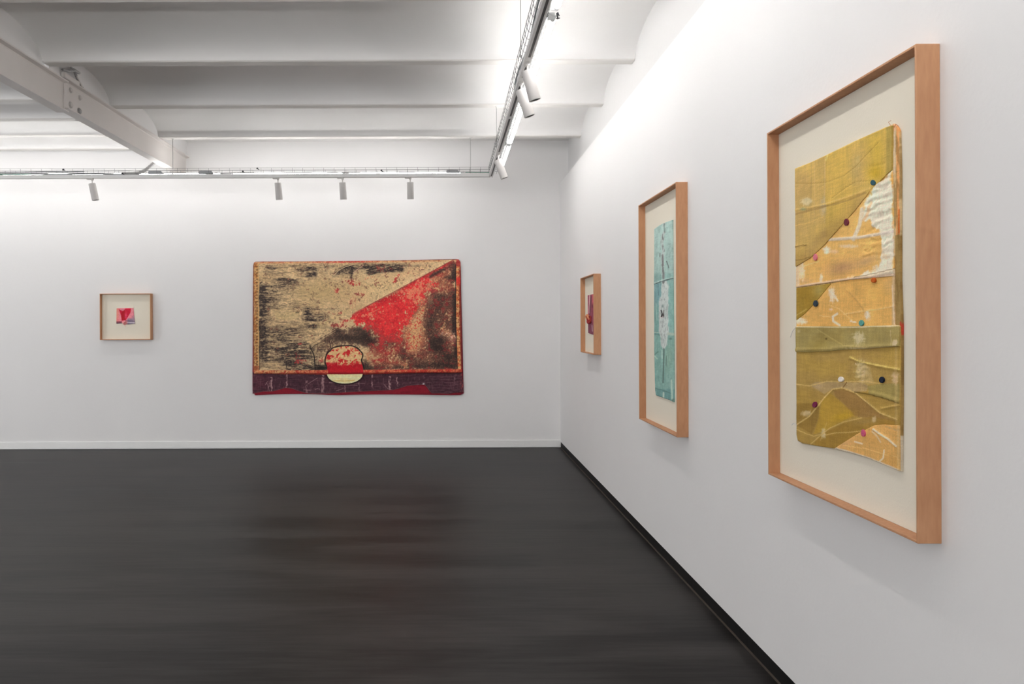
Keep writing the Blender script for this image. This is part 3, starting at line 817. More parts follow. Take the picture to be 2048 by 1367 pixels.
def p2(x, y, u, v):
    c = Canvas(x, y, (224, 178, 104))
    c.mix(sm(.45, .75, wn(u, v, 6, 8, 14))*.4, (210, 160, 90))
    c.mix(c.ell(1688, 535, 34, 14, -12)*.9, (182, 140, 98)); c.mix(c.ell(1735, 522, 20, 9, -20)*.7, (190, 152, 110))  # brown shadow areas painted into the cloth colour
    c.mix(c.ell(1610, 562, 16, 6)*.6, (200, 158, 118))
    wh = (230, 217, 194)
    P = [(1786, 342), (1765, 360), (1745, 384), (1730, 404), (1722, 440), (1740, 440), (1750, 456), (1766, 466), (1766, 500), (1762, 530), (1735, 545), (1700, 556), (1705, 560), (1791, 551)]
    d = sdp(x, y, P)+(wn(u, v, 45, 45, 16)-.5)*16
    c.mix(sm(-2, 3, d), wh)
    for Q in ([(1744, 405), (1737, 430)], [(1736, 432), (1729, 440)]): c.line(Q, 4.2, (226, 186, 138), .8, .3)
    c.mix(c.ell(1772, 515, 16, 14)*.6*sm(.45, .6, wn(u, v, 70, 70, 19)), (206, 180, 140))
    c.mix(sdp(x, y, [(1712, 555), (1791, 538), (1791, 552), (1705, 560)]) > 0, (226, 208, 180))
    c.line([(1658, 479), (1690, 477), (1725, 474), (1760, 468), (1790, 462)], 4.0, (214, 200, 184), .85, .5)
    c.line([(1727, 418), (1722, 450), (1710, 478)], 5.5, (220, 206, 186), .85, .4)
    threads(c, u, v, 1656, 500, 9, 10, (232, 220, 200), 61)
    threads(c, u, v, 1700, 492, 26, 5, (230, 204, 170), 63, .8)
    threads(c, u, v, 1606, 540, 8, 24, (228, 206, 178), 65, .9)
    threads(c, u, v, 1645, 556, 5, 12, (228, 206, 178), 67, .9)
    threads(c, u, v, 1670, 503, 12, 6, (232, 196, 160), 68, .6)
    c.line([(1640, 522), (1600, 535)], 1.0, (236, 200, 140), .7)
    c.line([(1594, 573), (1652.4, 564), (1705, 557), (1751, 553), (1791, 549)], 2.6, (216, 186, 158), .85)
    c.line([(1712, 554), (1750, 547), (1791, 537)], 1.1, (120, 95, 60), .75)
    c.mix(sdp(x, y, [(1594, 533), (1600, 530), (1602, 575), (1594, 576)]) > 0, (220, 190, 150))
    return weave(c, u, v)
def h2(u, v):
    x, y = to_px(u, v)
    w = sm(1712, 1745, x)*(1-sm(500, 530, y))
    rr = np.sin((y+.30*(x-1740)+34*fbm(x/22, y/22, 77))*.34)
    h = .0105+.0007*(wn(u, v, 14, 30, 8)-.5)*2+w*.0026*rr*np.clip(wn(u, v, 16, 30, 9)*2.4-.75, 0, 1)
    h += .0018*np.exp(-(dline(x, y, [(1658, 479), (1725, 474), (1790, 462)])/3)**2)
    h += .0012*np.exp(-(dline(x, y, [(1727, 418), (1722, 450), (1710, 478)])/4)**2)
    h += .003*np.exp(-(dline(x, y, [(1700, 556), (1750, 550), (1791, 541)])/3.5)**2)+.0016*np.exp(-(dline(x, y, [(1594, 572), (1660, 563), (1751, 553)])/2.0)**2)
    return h
sheet('cloth_patch', RP(diag[::-1]+[(1789, 450), (1791, 551.5), (1751, 555), (1705, 559), (1652.4, 566), (1594.5, 575)]), .0028, place_right, mkpaint(p2), h2, .006, M['cloth'], f1, .0026)

def p3(x, y, u, v):
    c = Canvas(x, y, (164, 132, 56))
    c.mix(sm(.4, .7, wn(u, v, 10, 10, 24))*.5, (150, 118, 44)); c.mix(c.ell(1640, 580, 12, 14)*.6, (172, 156, 98))
    c.line([(1595, 630), (1615, 618)], 1.4, (196, 168, 96), .7)
    return weave(c, u, v)
sheet('cloth_patch', RP([(1594.5, 576), (1664.3, 566.6), (1638, 598.2), (1613, 625.8), (1594.5, 640.3)]), .0028, place_right, mkpaint(p3), lambda u, v: .0098+.001*(wn(u, v, 20, 20, 12)-.5), .006, M['cloth'], f1, .0026)

def p4(x, y, u, v):
    c = Canvas(x, y, (220, 172, 98))
    c.mix(sm(.45, .7, wn(u, v, 6, 8, 27))*.4, (208, 158, 88)); c.mix(c.ell(1755, 585, 26, 24)*.4, (216, 172, 92))
    c.mix(c.ell(1782, 570, 14, 16)*.4, (212, 176, 124))
    c.line([(1702, 585), (1716, 600), (1730, 620)], 2.6, (190, 146, 86), .6, .2)
    threads(c, u, v, 1666, 590, 9, 18, (232, 212, 186), 71)
    c.line([(1660, 580), (1670, 590), (1677, 601)], 3, (230, 214, 190), .8, .3)
    c.line([(1676, 627), (1667, 633), (1668, 642), (1681, 650)], 3.2, (232, 216, 192), .9, .4)
    c.line([(1703, 642), (1713, 644)], 2, (232, 210, 184), .9)
    threads(c, u, v, 1737, 630, 8, 12, (224, 208, 190), 73, .9)
    threads(c, u, v, 1604, 642, 14, 9, (236, 218, 190), 75, 1)
    threads(c, u, v, 1664, 618, 6, 4, (230, 200, 170), 76, .8)
    c.line([(1660, 610), (1680, 617), (1697, 633), (1706, 640)], 1.0, (236, 198, 136), .7)
    c.line([(1690, 628), (1720, 623), (1760, 618), (1794, 611)], 1.3, (238, 200, 138), .75)
    c.line([(1640, 631), (1662, 633)], 1.0, (236, 200, 140), .7)
    c.mix(sm(1784, 1788, x)*.7, (196, 170, 138))
    c.line([(1786, 570), (1791, 648)], 1.2, (228, 208, 186), .6)
    return weave(c, u, v)
def h4(u, v):
    x, y = to_px(u, v)
    return .009+.0008*(wn(u, v, 16, 20, 15)-.5)*2+.0014*np.exp(-(dline(x, y, [(1697, 580), (1716, 600), (1730, 620)])/3)**2)+.001*np.exp(-(dline(x, y, [(1690, 628), (1794, 611)])/2)**2)
sheet('cloth_patch', RP([(1594.5, 640.3), (1613, 625.8), (1638, 598.2), (1664.3, 566), (1705, 559), (1751, 555), (1791, 551.5), (1792, 648), (1798, 653), (1594.5, 656)]), .0028, place_right, mkpaint(p4), h4, .006, M['cloth'], f1, .0026)

def p5(x, y, u, v):
    c = Canvas(x, y, (168, 138, 76))
    n = wn(u, v, 5, 14, 34)
    c.mix(sm(.42, .7, n)*.5, (180, 148, 72)); c.mix(sm(.5, .75, wn(u, v, 8, 8, 35))*.35, (154, 126, 76))
    c.mix(sm(770, 778, y)*.25, (160, 126, 58))
    # light olive fold along the top of the lower half
    c.mix((1-sm(0, 3, dline(x, y, [(1594, 722), (1800, 712)])))*0, (0, 0, 0))
    # taupe leaf
    d = sdp(x, y, [(1621, 770), (1632, 764), (1656, 762.5), (1690, 764), (1725, 764), (1738, 770), (1736, 782), (1713, 784), (1690, 776), (1668, 777), (1650, 788), (1636, 779)])
    c.mix(sm(-1, 1.5, d)*.85, (172, 146, 104))
    c.mix(c.ell(1637, 772, 10, 7)*.5, (190, 162, 130))
    d = sdp(x, y, [(1736, 772), (1762, 767), (1800, 767), (1801, 806), (1741, 788)])
    c.mix(sm(-1, 1, d)*.85, (156, 140, 84))
    # brown leaf and yellow leaf of the lower arch
    d = sdp(x, y, [(1668, 781), (1690, 777), (1713, 787), (1735, 800), (1751, 820), (1770, 832), (1796, 842), (1760, 838), (1712, 832), (1700, 822), (1690, 808), (1672, 792)])
    c.mix(sm(-2, 2, d)*.85, (148, 114, 66))
    d = sdp(x, y, [(1645, 800), (1662, 786), (1676, 797), (1700, 818), (1710, 830), (1680, 845), (1650, 862), (1628, 868), (1638, 838)])
    c.mix(sm(-2, 2, d)*.7, (180, 144, 56)); c.mix(c.ell(1688, 832, 20, 8, -15)*.7, (194, 156, 48))
    d = sdp(x, y, [(1594, 806), (1625, 806), (1641, 812), (1636, 840), (1625, 868), (1594, 850)])
    c.mix(sm(-2, 2, d)*.55, (134, 104, 50))
    d = sdp(x, y, [(1630, 884), (1650, 864), (1690, 845), (1745, 832), (1796, 842), (1796, 850), (1751, 850), (1717, 867), (1671, 898), (1632, 892)])
    c.mix(sm(-2, 2, d)*.75, (152, 118, 52))
    c.mix(c.ell(1730, 842, 26, 7, -5)*.5, (158, 132, 84))
    # whitish worn areas
    threads(c, u, v, 1724, 740, 16, 26, (196, 176, 128), 81, .9)
    d = sdp(x, y, [(1722, 752), (1730, 728), (1742, 735), (1750, 768), (1738, 768), (1722, 764)]); c.mix(sm(-2, 2, d)*.6, (190, 164, 114))
    threads(c, u, v, 1792, 755, 10, 16, (204, 176, 138), 83, .9)
    threads(c, u, v, 1614, 826, 14, 7, (200, 178, 138), 84, .8)
    threads(c, u, v, 1648, 866, 7, 12, (206, 190, 150), 85, .9)
    threads(c, u, v, 1750, 838, 6, 8, (204, 182, 142), 86, .8)
    for P, w, a in (([(1594, 768), (1621, 771), (1656, 762), (1690, 763), (1735, 762), (1760, 766)], 1.3, .8),
                    ([(1596, 848), (1620, 832), (1640, 808), (1650, 795), (1667, 778), (1686, 775), (1713, 785), (1741, 808), (1763, 826), (1796, 838)], 1.6, .85),
                    ([(1594, 858), (1612, 866), (1628, 872), (1650, 866)], 1.0, .7),
                    ([(1650, 870), (1672, 865), (1700, 864), (1726, 861)], 1.1, .7),
                    ([(1622, 888), (1640, 872), (1660, 856), (1690, 843), (1725, 835)], 1.2, .7),
                    ([(1642, 880), (1650, 858), (1655, 845)], 1.0, .4)):
        c.line(P, w, (206, 176, 112), a)
    c.line([(1702, 713), (1722, 723), (1745, 727), (1775, 733), (1802, 738)], 1.6, (212, 190, 110), .85)
    c.line([(1712, 784), (1740, 788), (1770, 796), (1800, 806)], 1.3, (96, 74, 34), .7)
    c.line([(1765, 816), (1783, 812), (1801, 809)], 1.8, (204, 172, 100), .8)
    c.line([(1688, 774), (1695, 764)], 1.1, (120, 84, 40), .8)
    c.mix(sm(1790, 1793, x)*(1-sm(1795, 1798, x))*.35, (206, 176, 126))
    return weave(c, u, v)
def h5(u, v):
    x, y = to_px(u, v)
    h = .0085+.0012*(wn(u, v, 8, 26, 25)-.5)*2
    h += .003*np.exp(-(dline(x, y, [(1702, 716), (1745, 729), (1802, 740)])/3.2)**2)
    h += .0028*np.exp(-(dline(x, y, [(1712, 781), (1740, 785), (1770, 792), (1800, 802)])/3.5)**2)
    h += .0022*np.exp(-(dline(x, y, [(1765, 816), (1801, 809)])/3)**2)
    h += .0012*np.exp(-(dline(x, y, [(1596, 848), (1640, 808), (1667, 778), (1686, 775), (1713, 785), (1763, 826), (1796, 838)])/2.5)**2)
    h += .0012*np.sin((y+.2*x+20*fbm(x/14, y/14, 78))*.5)*np.exp(-((x-1724)/16)**2-((y-745)/26)**2)
    return h
low5 = [(1594.5, 652), (1700, 652), (1799, 650), (1803, 652), (1803.5, 800), (1802, 850)]+bot5[::-1]+[(1640, 892), (1606, 886), (1596.5, 880), (1594, 868), (1594, 760)]
sheet('cloth_patch', RP(low5), .0028, place_right, mkpaint(p5), h5, .0055, M['cloth'], f1, .0026)
def p5a(x, y, u, v):
    c = Canvas(x, y, (160, 142, 88))
    c.mix(sm(.42, .7, wn(u, v, 8, 20, 44))*.5, (148, 126, 68)); c.mix(c.ell(1640, 690, 22, 10)*.4, (168, 146, 74))
    c.line([(1594.5, 653), (1700, 654), (1800, 651)], 1.8, (214, 196, 158), .9)
    threads(c, u, v, 1722, 676, 15, 16, (204, 190, 150), 91, .9)
    threads(c, u, v, 1722, 697, 30, 7, (196, 176, 134), 92, .7)
    threads(c, u, v, 1795, 685, 8, 8, (206, 186, 152), 93, .9)
    c.line([(1638, 658), (1660, 672), (1690, 690), (1740, 695)], 1.1, (190, 168, 104), .6)
    c.line([(1785, 660), (1787, 690)], 1.2, (196, 176, 138), .5)
    c.line([(1745, 697), (1790, 694)], 2.4, (184, 158, 122), .6)
    c.mix(c.ell(1656, 677, 1.8, 1.8), (84, 70, 36))
    c.mix(c.ell(1601, 662, 3, 3)*.6, (206, 190, 156))
    return weave(c, u, v)
def h5a(u, v):
    x, y = to_px(u, v)
    return .0125+.0008*(wn(u, v, 10, 24, 26)-.5)*2+.0026*np.exp(-(dline(x, y, [(1594, 699), (1660, 698), (1700, 693), (1740, 693), (1802, 690)])/3.0)**2)
sheet('cloth_patch', RP([(1594.5, 652), (1700, 652), (1799, 650), (1803, 652), (1803, 692), (1740, 697), (1700, 698), (1660, 702), (1620, 704), (1594.5, 703.5)]), .0028, place_right, mkpaint(p5a), h5a, .007, M['cloth'], f1, .0026)
def p6(x, y, u, v):
    c = Canvas(x, y, (214, 166, 98))
    c.mix(sm(.42, .7, wn(u, v, 10, 14, 47))*.45, (200, 150, 82)); c.mix(c.ell(1690, 885, 20, 10)*.5, (208, 162, 116))
    c.line([(1750, 858), (1764, 868), (1780, 878), (1796, 892)], 2.6, (226, 214, 190), .9, .4)
    c.line([(1747, 862), (1757, 872), (1764, 884)], 2.0, (226, 210, 184), .6, .4)
    c.line([(1712, 883), (1727, 887)], 2, (226, 210, 184), .8)
    c.line([(1771, 900), (1769, 916), (1763, 921)], 2, (226, 214, 188), .8)
    c.line([(1690, 890), (1730, 896), (1765, 906), (1799, 914)], .9, (236, 200, 130), .6)
    c.line([(1671, 897), (1700, 904), (1740, 917), (1780, 933), (1802, 942)], 4.2, (208, 196, 178), .9)
    c.line([(1775, 852), (1800, 862)], 1.6, (196, 158, 108), .7)
    c.mix(sm(1796, 1798, x)*.5, (214, 184, 130))
    return weave(c, u, v)
sheet('cloth_patch', RP(bot5+[(1802, 942), (1780, 933), (1740, 916), (1700, 904)]), .0028, place_right, mkpaint(p6),
      lambda u, v: .0105+.002*np.exp(-(dline(*to_px(u, v), [(1750, 858), (1780, 878), (1796, 892)])/3)**2)+.0008*(wn(u, v, 20, 20, 28)-.5), .0055, M['cloth'], f1, .0026)
# felt petals
for (x, y, w, h, col, ang, lab) in ((1751, 365, 6, 6.5, (52, 84, 92), 20, 'teal felt petal'), (1697, 444, 5, 8.5, (112, 52, 62), 0, 'maroon felt petal'), (1634.5, 514, 4.4, 8, (196, 112, 122), 5, 'pink felt petal'),
        (1751.5, 560, 5, 6, (186, 92, 38), 0, 'orange felt petal'), (1634.8, 606.5, 4.6, 7.5, (52, 64, 74), 0, 'dark blue felt petal'), (1727, 645.5, 5, 7, (86, 146, 138), 0, 'turquoise felt petal'),
        (1686, 758, 6, 6.3, (222, 214, 204), 0, 'white felt petal'), (1768, 759, 5.4, 7.4, (34, 40, 54), 0, 'black felt petal'), (1633.3, 808.5, 5, 7, (112, 42, 72), -20, 'purple felt petal'),
        (1731, 865.5, 4.6, 8.5, (188, 88, 118), 12, 'dark pink felt petal')):
    P = []
    for k in range(20):
        a = 2*math.pi*k/20; rx = math.cos(a)*w*(1-.22*max(0, math.sin(a))); ry = math.sin(a)*h*.84
        rx *= .86
        A = math.radians(ang); P.append((x+rx*math.cos(A)-ry*math.sin(A)*.5, y-(ry+rx*math.sin(A)*.4)))
    o = sheet('felt_petal', RP(P)[::1], .0016, place_right, mkpaint(lambda xx, yy, u, v, col=col: weave(Canvas(xx, yy, col), u, v, .05)), lambda u, v: np.full(u.shape, .0150), .010, M['cloth'], f1)
    o['label'] = lab
# loose threads at the edges
for k, P in enumerate(([(1594, 655), (1588, 662), (1584, 674)], [(1597, 850), (1590, 846), (1586, 850)], [(1786, 252), (1781, 244), (1786, 241)], [(1792, 255), (1796, 248), (1801, 252)])):
    pts = [(XM-.006, -u, v) for u, v in RP(P)]
    MB().rod(pts, .0009, 5).build('loose_thread', M['whitecable'] if k < 2 else M['wood'], f1)

# ------------------------------------------------------------------ turquoise strip
def q1(x, y, u, v):
    # rectified local frame: s across 0..1, t down in photo pixels
    c = Canvas(x, y, (160, 188, 180))
    n = wn(u, v, 10, 10, 3); n2 = wn(u, v, 40, 30, 4)
    c.mix(1-sm(470, 560, y+8*n), (170, 198, 190))
    c.mix(sm(540, 552, y)*(x < 1322)*.8, (120, 156, 150))
    c.mix(sm(540, 552, y)*(x >= 1322)*.7, (128, 172, 164))
    c.mix(sm(564, 568, y)*(1-sm(600, 625, y))*(x < 1324)*.8, (104, 146, 152))
    c.mix(sm(600, 620, y)*(x < 1320)*.8, (112, 158, 150))
    c.mix(sm(560, 570, y)*(1-sm(655, 670, y))*(x > 1337)*.7, (122, 172, 162))
    c.mix(sm(665, 672, y)*.6, (116, 160, 148)); c.mix(c.ell(1337, 715, 9, 30)*.7, (134, 168, 146))
    c.mix(sm(775, 780, y)*.8, (92, 138, 136))
    c.mix(sm(.5, .7, n2)*.25, (176, 208, 198)); c.mix(sm(.5, .7, wn(u, v, 26, 60, 7))*.25, (96, 136, 132))
    # torn pale band
    P = [(1324, 560), (1333, 560), (1338, 575), (1337, 600), (1337, 665), (1334, 690), (1328, 699), (1322, 692), (1322, 675), (1318, 662), (1318, 603), (1323, 590)]
    d = sdp(x, y, P)+(wn(u, v, 70, 50, 12)-.5)*4
    c.mix(sm(-.8, .8, d)*.9, (202, 206, 202))
    c.mix(sm(0, 1.5, d)*sm(.52, .66, wn(u, v, 90, 60, 14))*.7, (140, 148, 146))
    # dark stitched tear down the middle
    L = [(1328, 447), (1329, 462), (1326, 470), (1324, 485), (1327, 500), (1325, 512), (1325, 525), (1326, 540), (1327, 565)]
    d = dline(x, y, L)+(wn(u, v, 90, 60, 17)-.5)*4
    c.mix((1-sm(1, 4.5, d))*.8, (186, 194, 190))
    c.mix((1-sm(.5, 2.6, d))*sm(.42, .55, wn(u, v, 60, 60, 19))*.95, (92, 92, 92))
    c.line([(1328, 448), (1329, 462)], 1.4, (110, 142, 134), .8)
    c.line([(1333, 522), (1336, 530), (1337, 535)], 1.2, (84, 92, 92), .9)
    c.line([(1320, 506), (1320, 513)], 1.3, (90, 98, 96), .8)
    c.line([(1325, 510), (1326, 530)], 2.2, (110, 104, 106), .8)
    c.line([(1327, 545), (1327, 565)], 2.6, (96, 96, 96), .7)
    c.line([(1309, 568), (1324, 562), (1345, 556.5)], 1.1, (64, 84, 84), .9)
    c.line([(1309, 566), (1324, 560), (1345, 554.5)], 1.2, (184, 206, 196), .8)
    c.line([(1316, 568), (1317, 590)], 1.1, (76, 104, 110), .6)
    c.mix(c.ell(1327, 630, 1.7, 3.2), (58, 44, 44)); c.line([(1328, 620), (1328, 630)], 1, (70, 66, 66), .8)
    c.mix(c.ell(1324, 634, 3, 1.6)*.7, (206, 176, 176)); c.mix(c.ell(1326, 612, 2.2, 3)*.8, (96, 116, 112))
    c.line([(1309, 664), (1319, 665)], 1, (196, 206, 190), .8); c.line([(1310, 668), (1319, 669)], 1.4, (76, 112, 106), .7)
    c.line([(1337, 667), (1346, 668)], 3, (186, 196, 176), .7); c.mix(c.ell(1341, 677, 4, 2.2)*.9, (74, 108, 98))
    c.line([(1328, 697), (1327, 730), (1326, 765)], 1.6, (74, 96, 90), .85); c.line([(1333, 712), (1332, 730)], 1.3, (84, 110, 100), .7)
    c.line([(1324, 700), (1324, 716)], 1.4, (180, 200, 190), .7)
    c.line([(1310, 708), (1316, 703)], 1.4, (80, 116, 106), .8); c.line([(1310, 712), (1314, 717)], 1.6, (176, 206, 186), .8)
    c.line([(1312, 606), (1314, 640)], 1.2, (176, 204, 194), .5)
    c.line([(1343, 760), (1344, 797)], 2.6, (186, 206, 190), .8, .4); c.line([(1327, 785), (1327, 800)], 2.2, (196, 212, 196), .8)
    c.line([(1311, 776), (1326, 780), (1341, 786)], 1.2, (76, 112, 106), .7)
    c.mix(c.ell(1346, 800, 2, 3)*.9, (76, 92, 76))
    c.mix(np.full(x.shape, .16), (184, 192, 186))
    return weave(c, u, v, .06)
def hq(u, v):
    x, y = to_px(u, v)
    return .006+.0012*(wn(u, v, 16, 22, 61)-.5)*2+.002*np.exp(-(dline(x, y, [(1309, 566), (1345, 555)])/2)**2)+.002*sm(-1, 1, sdp(x, y, [(1324, 560), (1338, 575), (1337, 665), (1328, 699), (1318, 662), (1318, 603)]))
sheet('turquoise_cloth', RP([(1308.5, 458), (1318, 451), (1326, 446.5), (1335, 443), (1345, 439.5), (1346, 600), (1347.5, 700), (1348, 804), (1338, 799), (1326, 795), (1312, 790), (1310, 778), (1308.5, 700), (1308, 560)]),
      .0042, place_right, mkpaint(q1), hq, .0005, M['cloth'], f2, .0042)
MB().rod([(XM-.012, -u, v) for u, v in RP([(1326, 620), (1328, 627), (1326.5, 633)])], .004, 6).build('knot', M['dark'], f2)

# ------------------------------------------------------------------ small pink work on the right wall
def q3(x, y, u, v):
    c = Canvas(x, y, (146, 78, 92))
    c.mix(sm(1181, 1186, x)*(1-sm(600, 625, y))*.8, (206, 112, 112))
    c.line([(1179.5, 590), (1178, 625)], 1.6, (212, 172, 172), .9, .3); c.line([(1176, 590), (1176.5, 630)], 1.0, (196, 90, 112), .8)
    c.line([(1182, 592), (1180, 630)], 1.2, (100, 60, 72), .8)
    c.mix(c.ell(1185, 612, 2, 5)*.7, (96, 50, 62)); c.mix(sm(645, 650, y)*.6, (120, 74, 92))
    c.line([(1184, 650), (1185, 662)], 1.2, (200, 176, 176), .7)
    c.mix(sm(.5, .7, wn(u, v, 50, 12, 8))*.4, (104, 56, 74))
    return weave(c, u, v, .06)
sheet('pink_cloth', RP([(1175.3, 590.5), (1185, 588), (1191.5, 586.3), (1192, 671), (1186, 669), (1176.3, 665.5)]), .005, place_right, mkpaint(q3), lambda u, v: .006+.002*(wn(u, v, 60, 10, 3)-.5), .0005, M['cloth'], f3, .006)
kc = RP([(1180.5, 637)])[0]
kmat = mat('orange_knot_cloth', tuple(lin((206, 112, 84))), .8, .15, bump=(90, .6), var=(40, tuple(lin((236, 190, 140))), .8))
kmat2 = mat('red_knot_cloth', tuple(lin((160, 60, 58))), .8, .15, bump=(90, .6), var=(40, tuple(lin((120, 40, 50))), .8))
def loop(cx, u, v, r1, r2, ph, tilt, n=14):
    return [(cx-.012*math.sin(2*math.pi*k/n+ph), -u+r1*math.cos(2*math.pi*k/n+tilt), v+r2*math.sin(2*math.pi*k/n)) for k in range(n+1)]
MB().rod(loop(XM-.016, kc[0], kc[1], .030, .024, 0, 0), .011, 8, False).rod(loop(XM-.022, kc[0]-.008, kc[1]+.012, .018, .022, 1, .5), .010, 8, False).build('knot', kmat, f3)
MB().rod(loop(XM-.014, kc[0]+.03, kc[1]-.012, .022, .028, 2, .3), .012, 8, False).rod([(XM-.012, -kc[0]+.06, kc[1]+.005), (XM-.016, -kc[0]+.03, kc[1]), (XM-.016, -kc[0]-.04, kc[1]-.02)], [.006, .012, .010], 8).build('knot_loop', kmat2, f3)

# ------------------------------------------------------------------ small red scrap on the back wall
YM = YB-(DEP-MATX)-.004
def BP(pts, Y=YM):
    return [tuple(float(q) for q in on_back(x, y, Y)) for x, y in pts]
def to_px_b(u, v, Y=YM):
    dx, dy = F*u/Y, F*(v-EYE)/Y
    return CX+dx*CR-dy*SR, CY-(dx*SR+dy*CR)
def Z8(pts): return [(180+a/9.764, 560+b/9.764) for a, b in pts]
def q4(u, v):
    x, y = to_px_b(u, v); X, Y = (x-180)*9.764, (y-560)*9.764
    c = Canvas(X, Y, (222, 132, 142))
    c.mix(1-sm(535, 600, X), (232, 140, 128)); c.mix(sm(720, 780, Y)*sm(700, 760, X), (132, 120, 136)); c.mix(sm(640, 760, Y)*sm(790, 860, X)*.8, (150, 126, 142))
    d = sdp(X, Y, [(560, 560), (610, 590), (650, 600), (690, 550), (800, 548), (795, 620), (750, 700), (700, 780), (620, 790), (610, 700)])
    c.mix(sm(-8, 8, d), (196, 40, 62)); c.mix(sm(-5, 15, sdp(X, Y, [(600, 640), (690, 560), (690, 780), (620, 790)])), (172, 36, 46))
    c.mix(c.ell(700, 690, 22, 50)*.8, (214, 80, 112)); c.mix(c.ell(640, 575, 50, 14)*.6, (170, 110, 130))
    c.line([(520, 815), (620, 812)], 14, (120, 60, 76), .9); c.line([(520, 838), (620, 835)], 14, (70, 56, 70), .9)
    c.line([(700, 790), (870, 800)], 8, (92, 84, 104), .8); c.line([(720, 828), (870, 830)], 12, (196, 188, 196), .9); c.line([(740, 848), (875, 852)], 7, (96, 92, 106), .9)
    c.mix(c.ell(545, 770, 30, 30)*.5, (236, 120, 140)); c.line([(520, 545), (850, 545)], 8, (236, 150, 150), .7)
    c.mul(1+.2*(fbm(X/22, Y/22, 5)-.5))
    return c.linear(GAIN)
sheet('red_cloth', BP(Z8([(520, 548), (845, 540), (855, 640), (880, 850), (740, 862), (650, 840), (515, 850)])), .0025, place_back, q4, lambda u, v: .005+.002*(fbm(u*60, v*60, 3)-.5), .0005, M['cloth'], f4)
k4 = mat('pink_bow_cloth', tuple(lin((226, 124, 130))), .8, .15, bump=(90, .6), var=(60, tuple(lin((240, 200, 190))), .8))
bu, bv = BP(Z8([(690, 835)]))[0]
MB().rod([(bu-.036, YM-.012, bv+.010), (bu-.012, YM-.020, bv-.002), (bu+.008, YM-.022, bv+.018), (bu+.022, YM-.016, bv+.004)], [.005, .012, .011, .006], 8).rod([(bu-.018, YM-.012, bv-.012), (bu, YM-.018, bv-.016), (bu+.018, YM-.012, bv-.006)], [.007, .011, .007], 8).rod([(bu, YM-.012, bv-.02), (bu+.004, YM-.006, bv-.05)], .002, 5).build('bow', k4, f4)

# ================================================================== LARGE PAINTING
PG = 1.15
YP = YB-.028
def Z7(pts): return [(480+a/4.267, 500+b/4.267) for a, b in pts]
def to7(u, v):
    x, y = to_px_b(u, v, YP); return (x-480)*4.267, (y-500)*4.267
def place_p(u, v, h): return np.stack([u, YB-h, v], 1)
def BP7(pts): return BP(Z7(pts), YP)
pt = thing('wall_painting', (float(on_back(715, 789)[0]), YB, float(on_back(715, 789)[1])), 'large red, cream and black abstract painting with stitched borders and a yellow half moon', 'painting')
def smooth_poly(P, it=2):
    for _ in range(it):
        Q = []
        for i in range(len(P)):
            a, b = P[i], P[(i+1) % len(P)]
            Q += [(a[0]*.75+b[0]*.25, a[1]*.75+b[1]*.25), (a[0]*.25+b[0]*.75, a[1]*.25+b[1]*.75)]
        P = Q
    return P
backP = [(112, 112), (130, 96), (400, 96), (900, 92), (1400, 85), (1850, 76), (1875, 86), (1884, 110), (1888, 400), (1900, 800), (1908, 1180), (1910, 1236), (1780, 1238), (1500, 1232),
         (1250, 1230), (1000, 1232), (800, 1238), (650, 1228), (480, 1226), (330, 1228), (200, 1234), (106, 1240), (105, 1100), (107, 800), (108, 400)]
def pb(u, v):
    X, Y = to7(u, v); c = Canvas(X, Y, (134, 26, 42))
    n = fbm(X/60, Y/14, 3); c.mix(sm(.45, .7, n)*.5, (110, 20, 36)); c.mix(sm(.55, .8, fbm(X/12, Y/12, 4))*.3, (160, 34, 50))
    c.mix((X > 1880)*.6, (86, 26, 44)); c.mix((X > 1860)*(Y > 1060)*sm(.5, .65, fbm(X/14, Y/20, 9))*.7, (170, 70, 60))
    return c.linear(PG)
sheet('backing_canvas', BP7(smooth_poly(backP, 1)), .007, place_p, pb, lambda u, v: .022+.002*(fbm(u*9, v*9, 2)-.5), .0, M['paint'], pt)

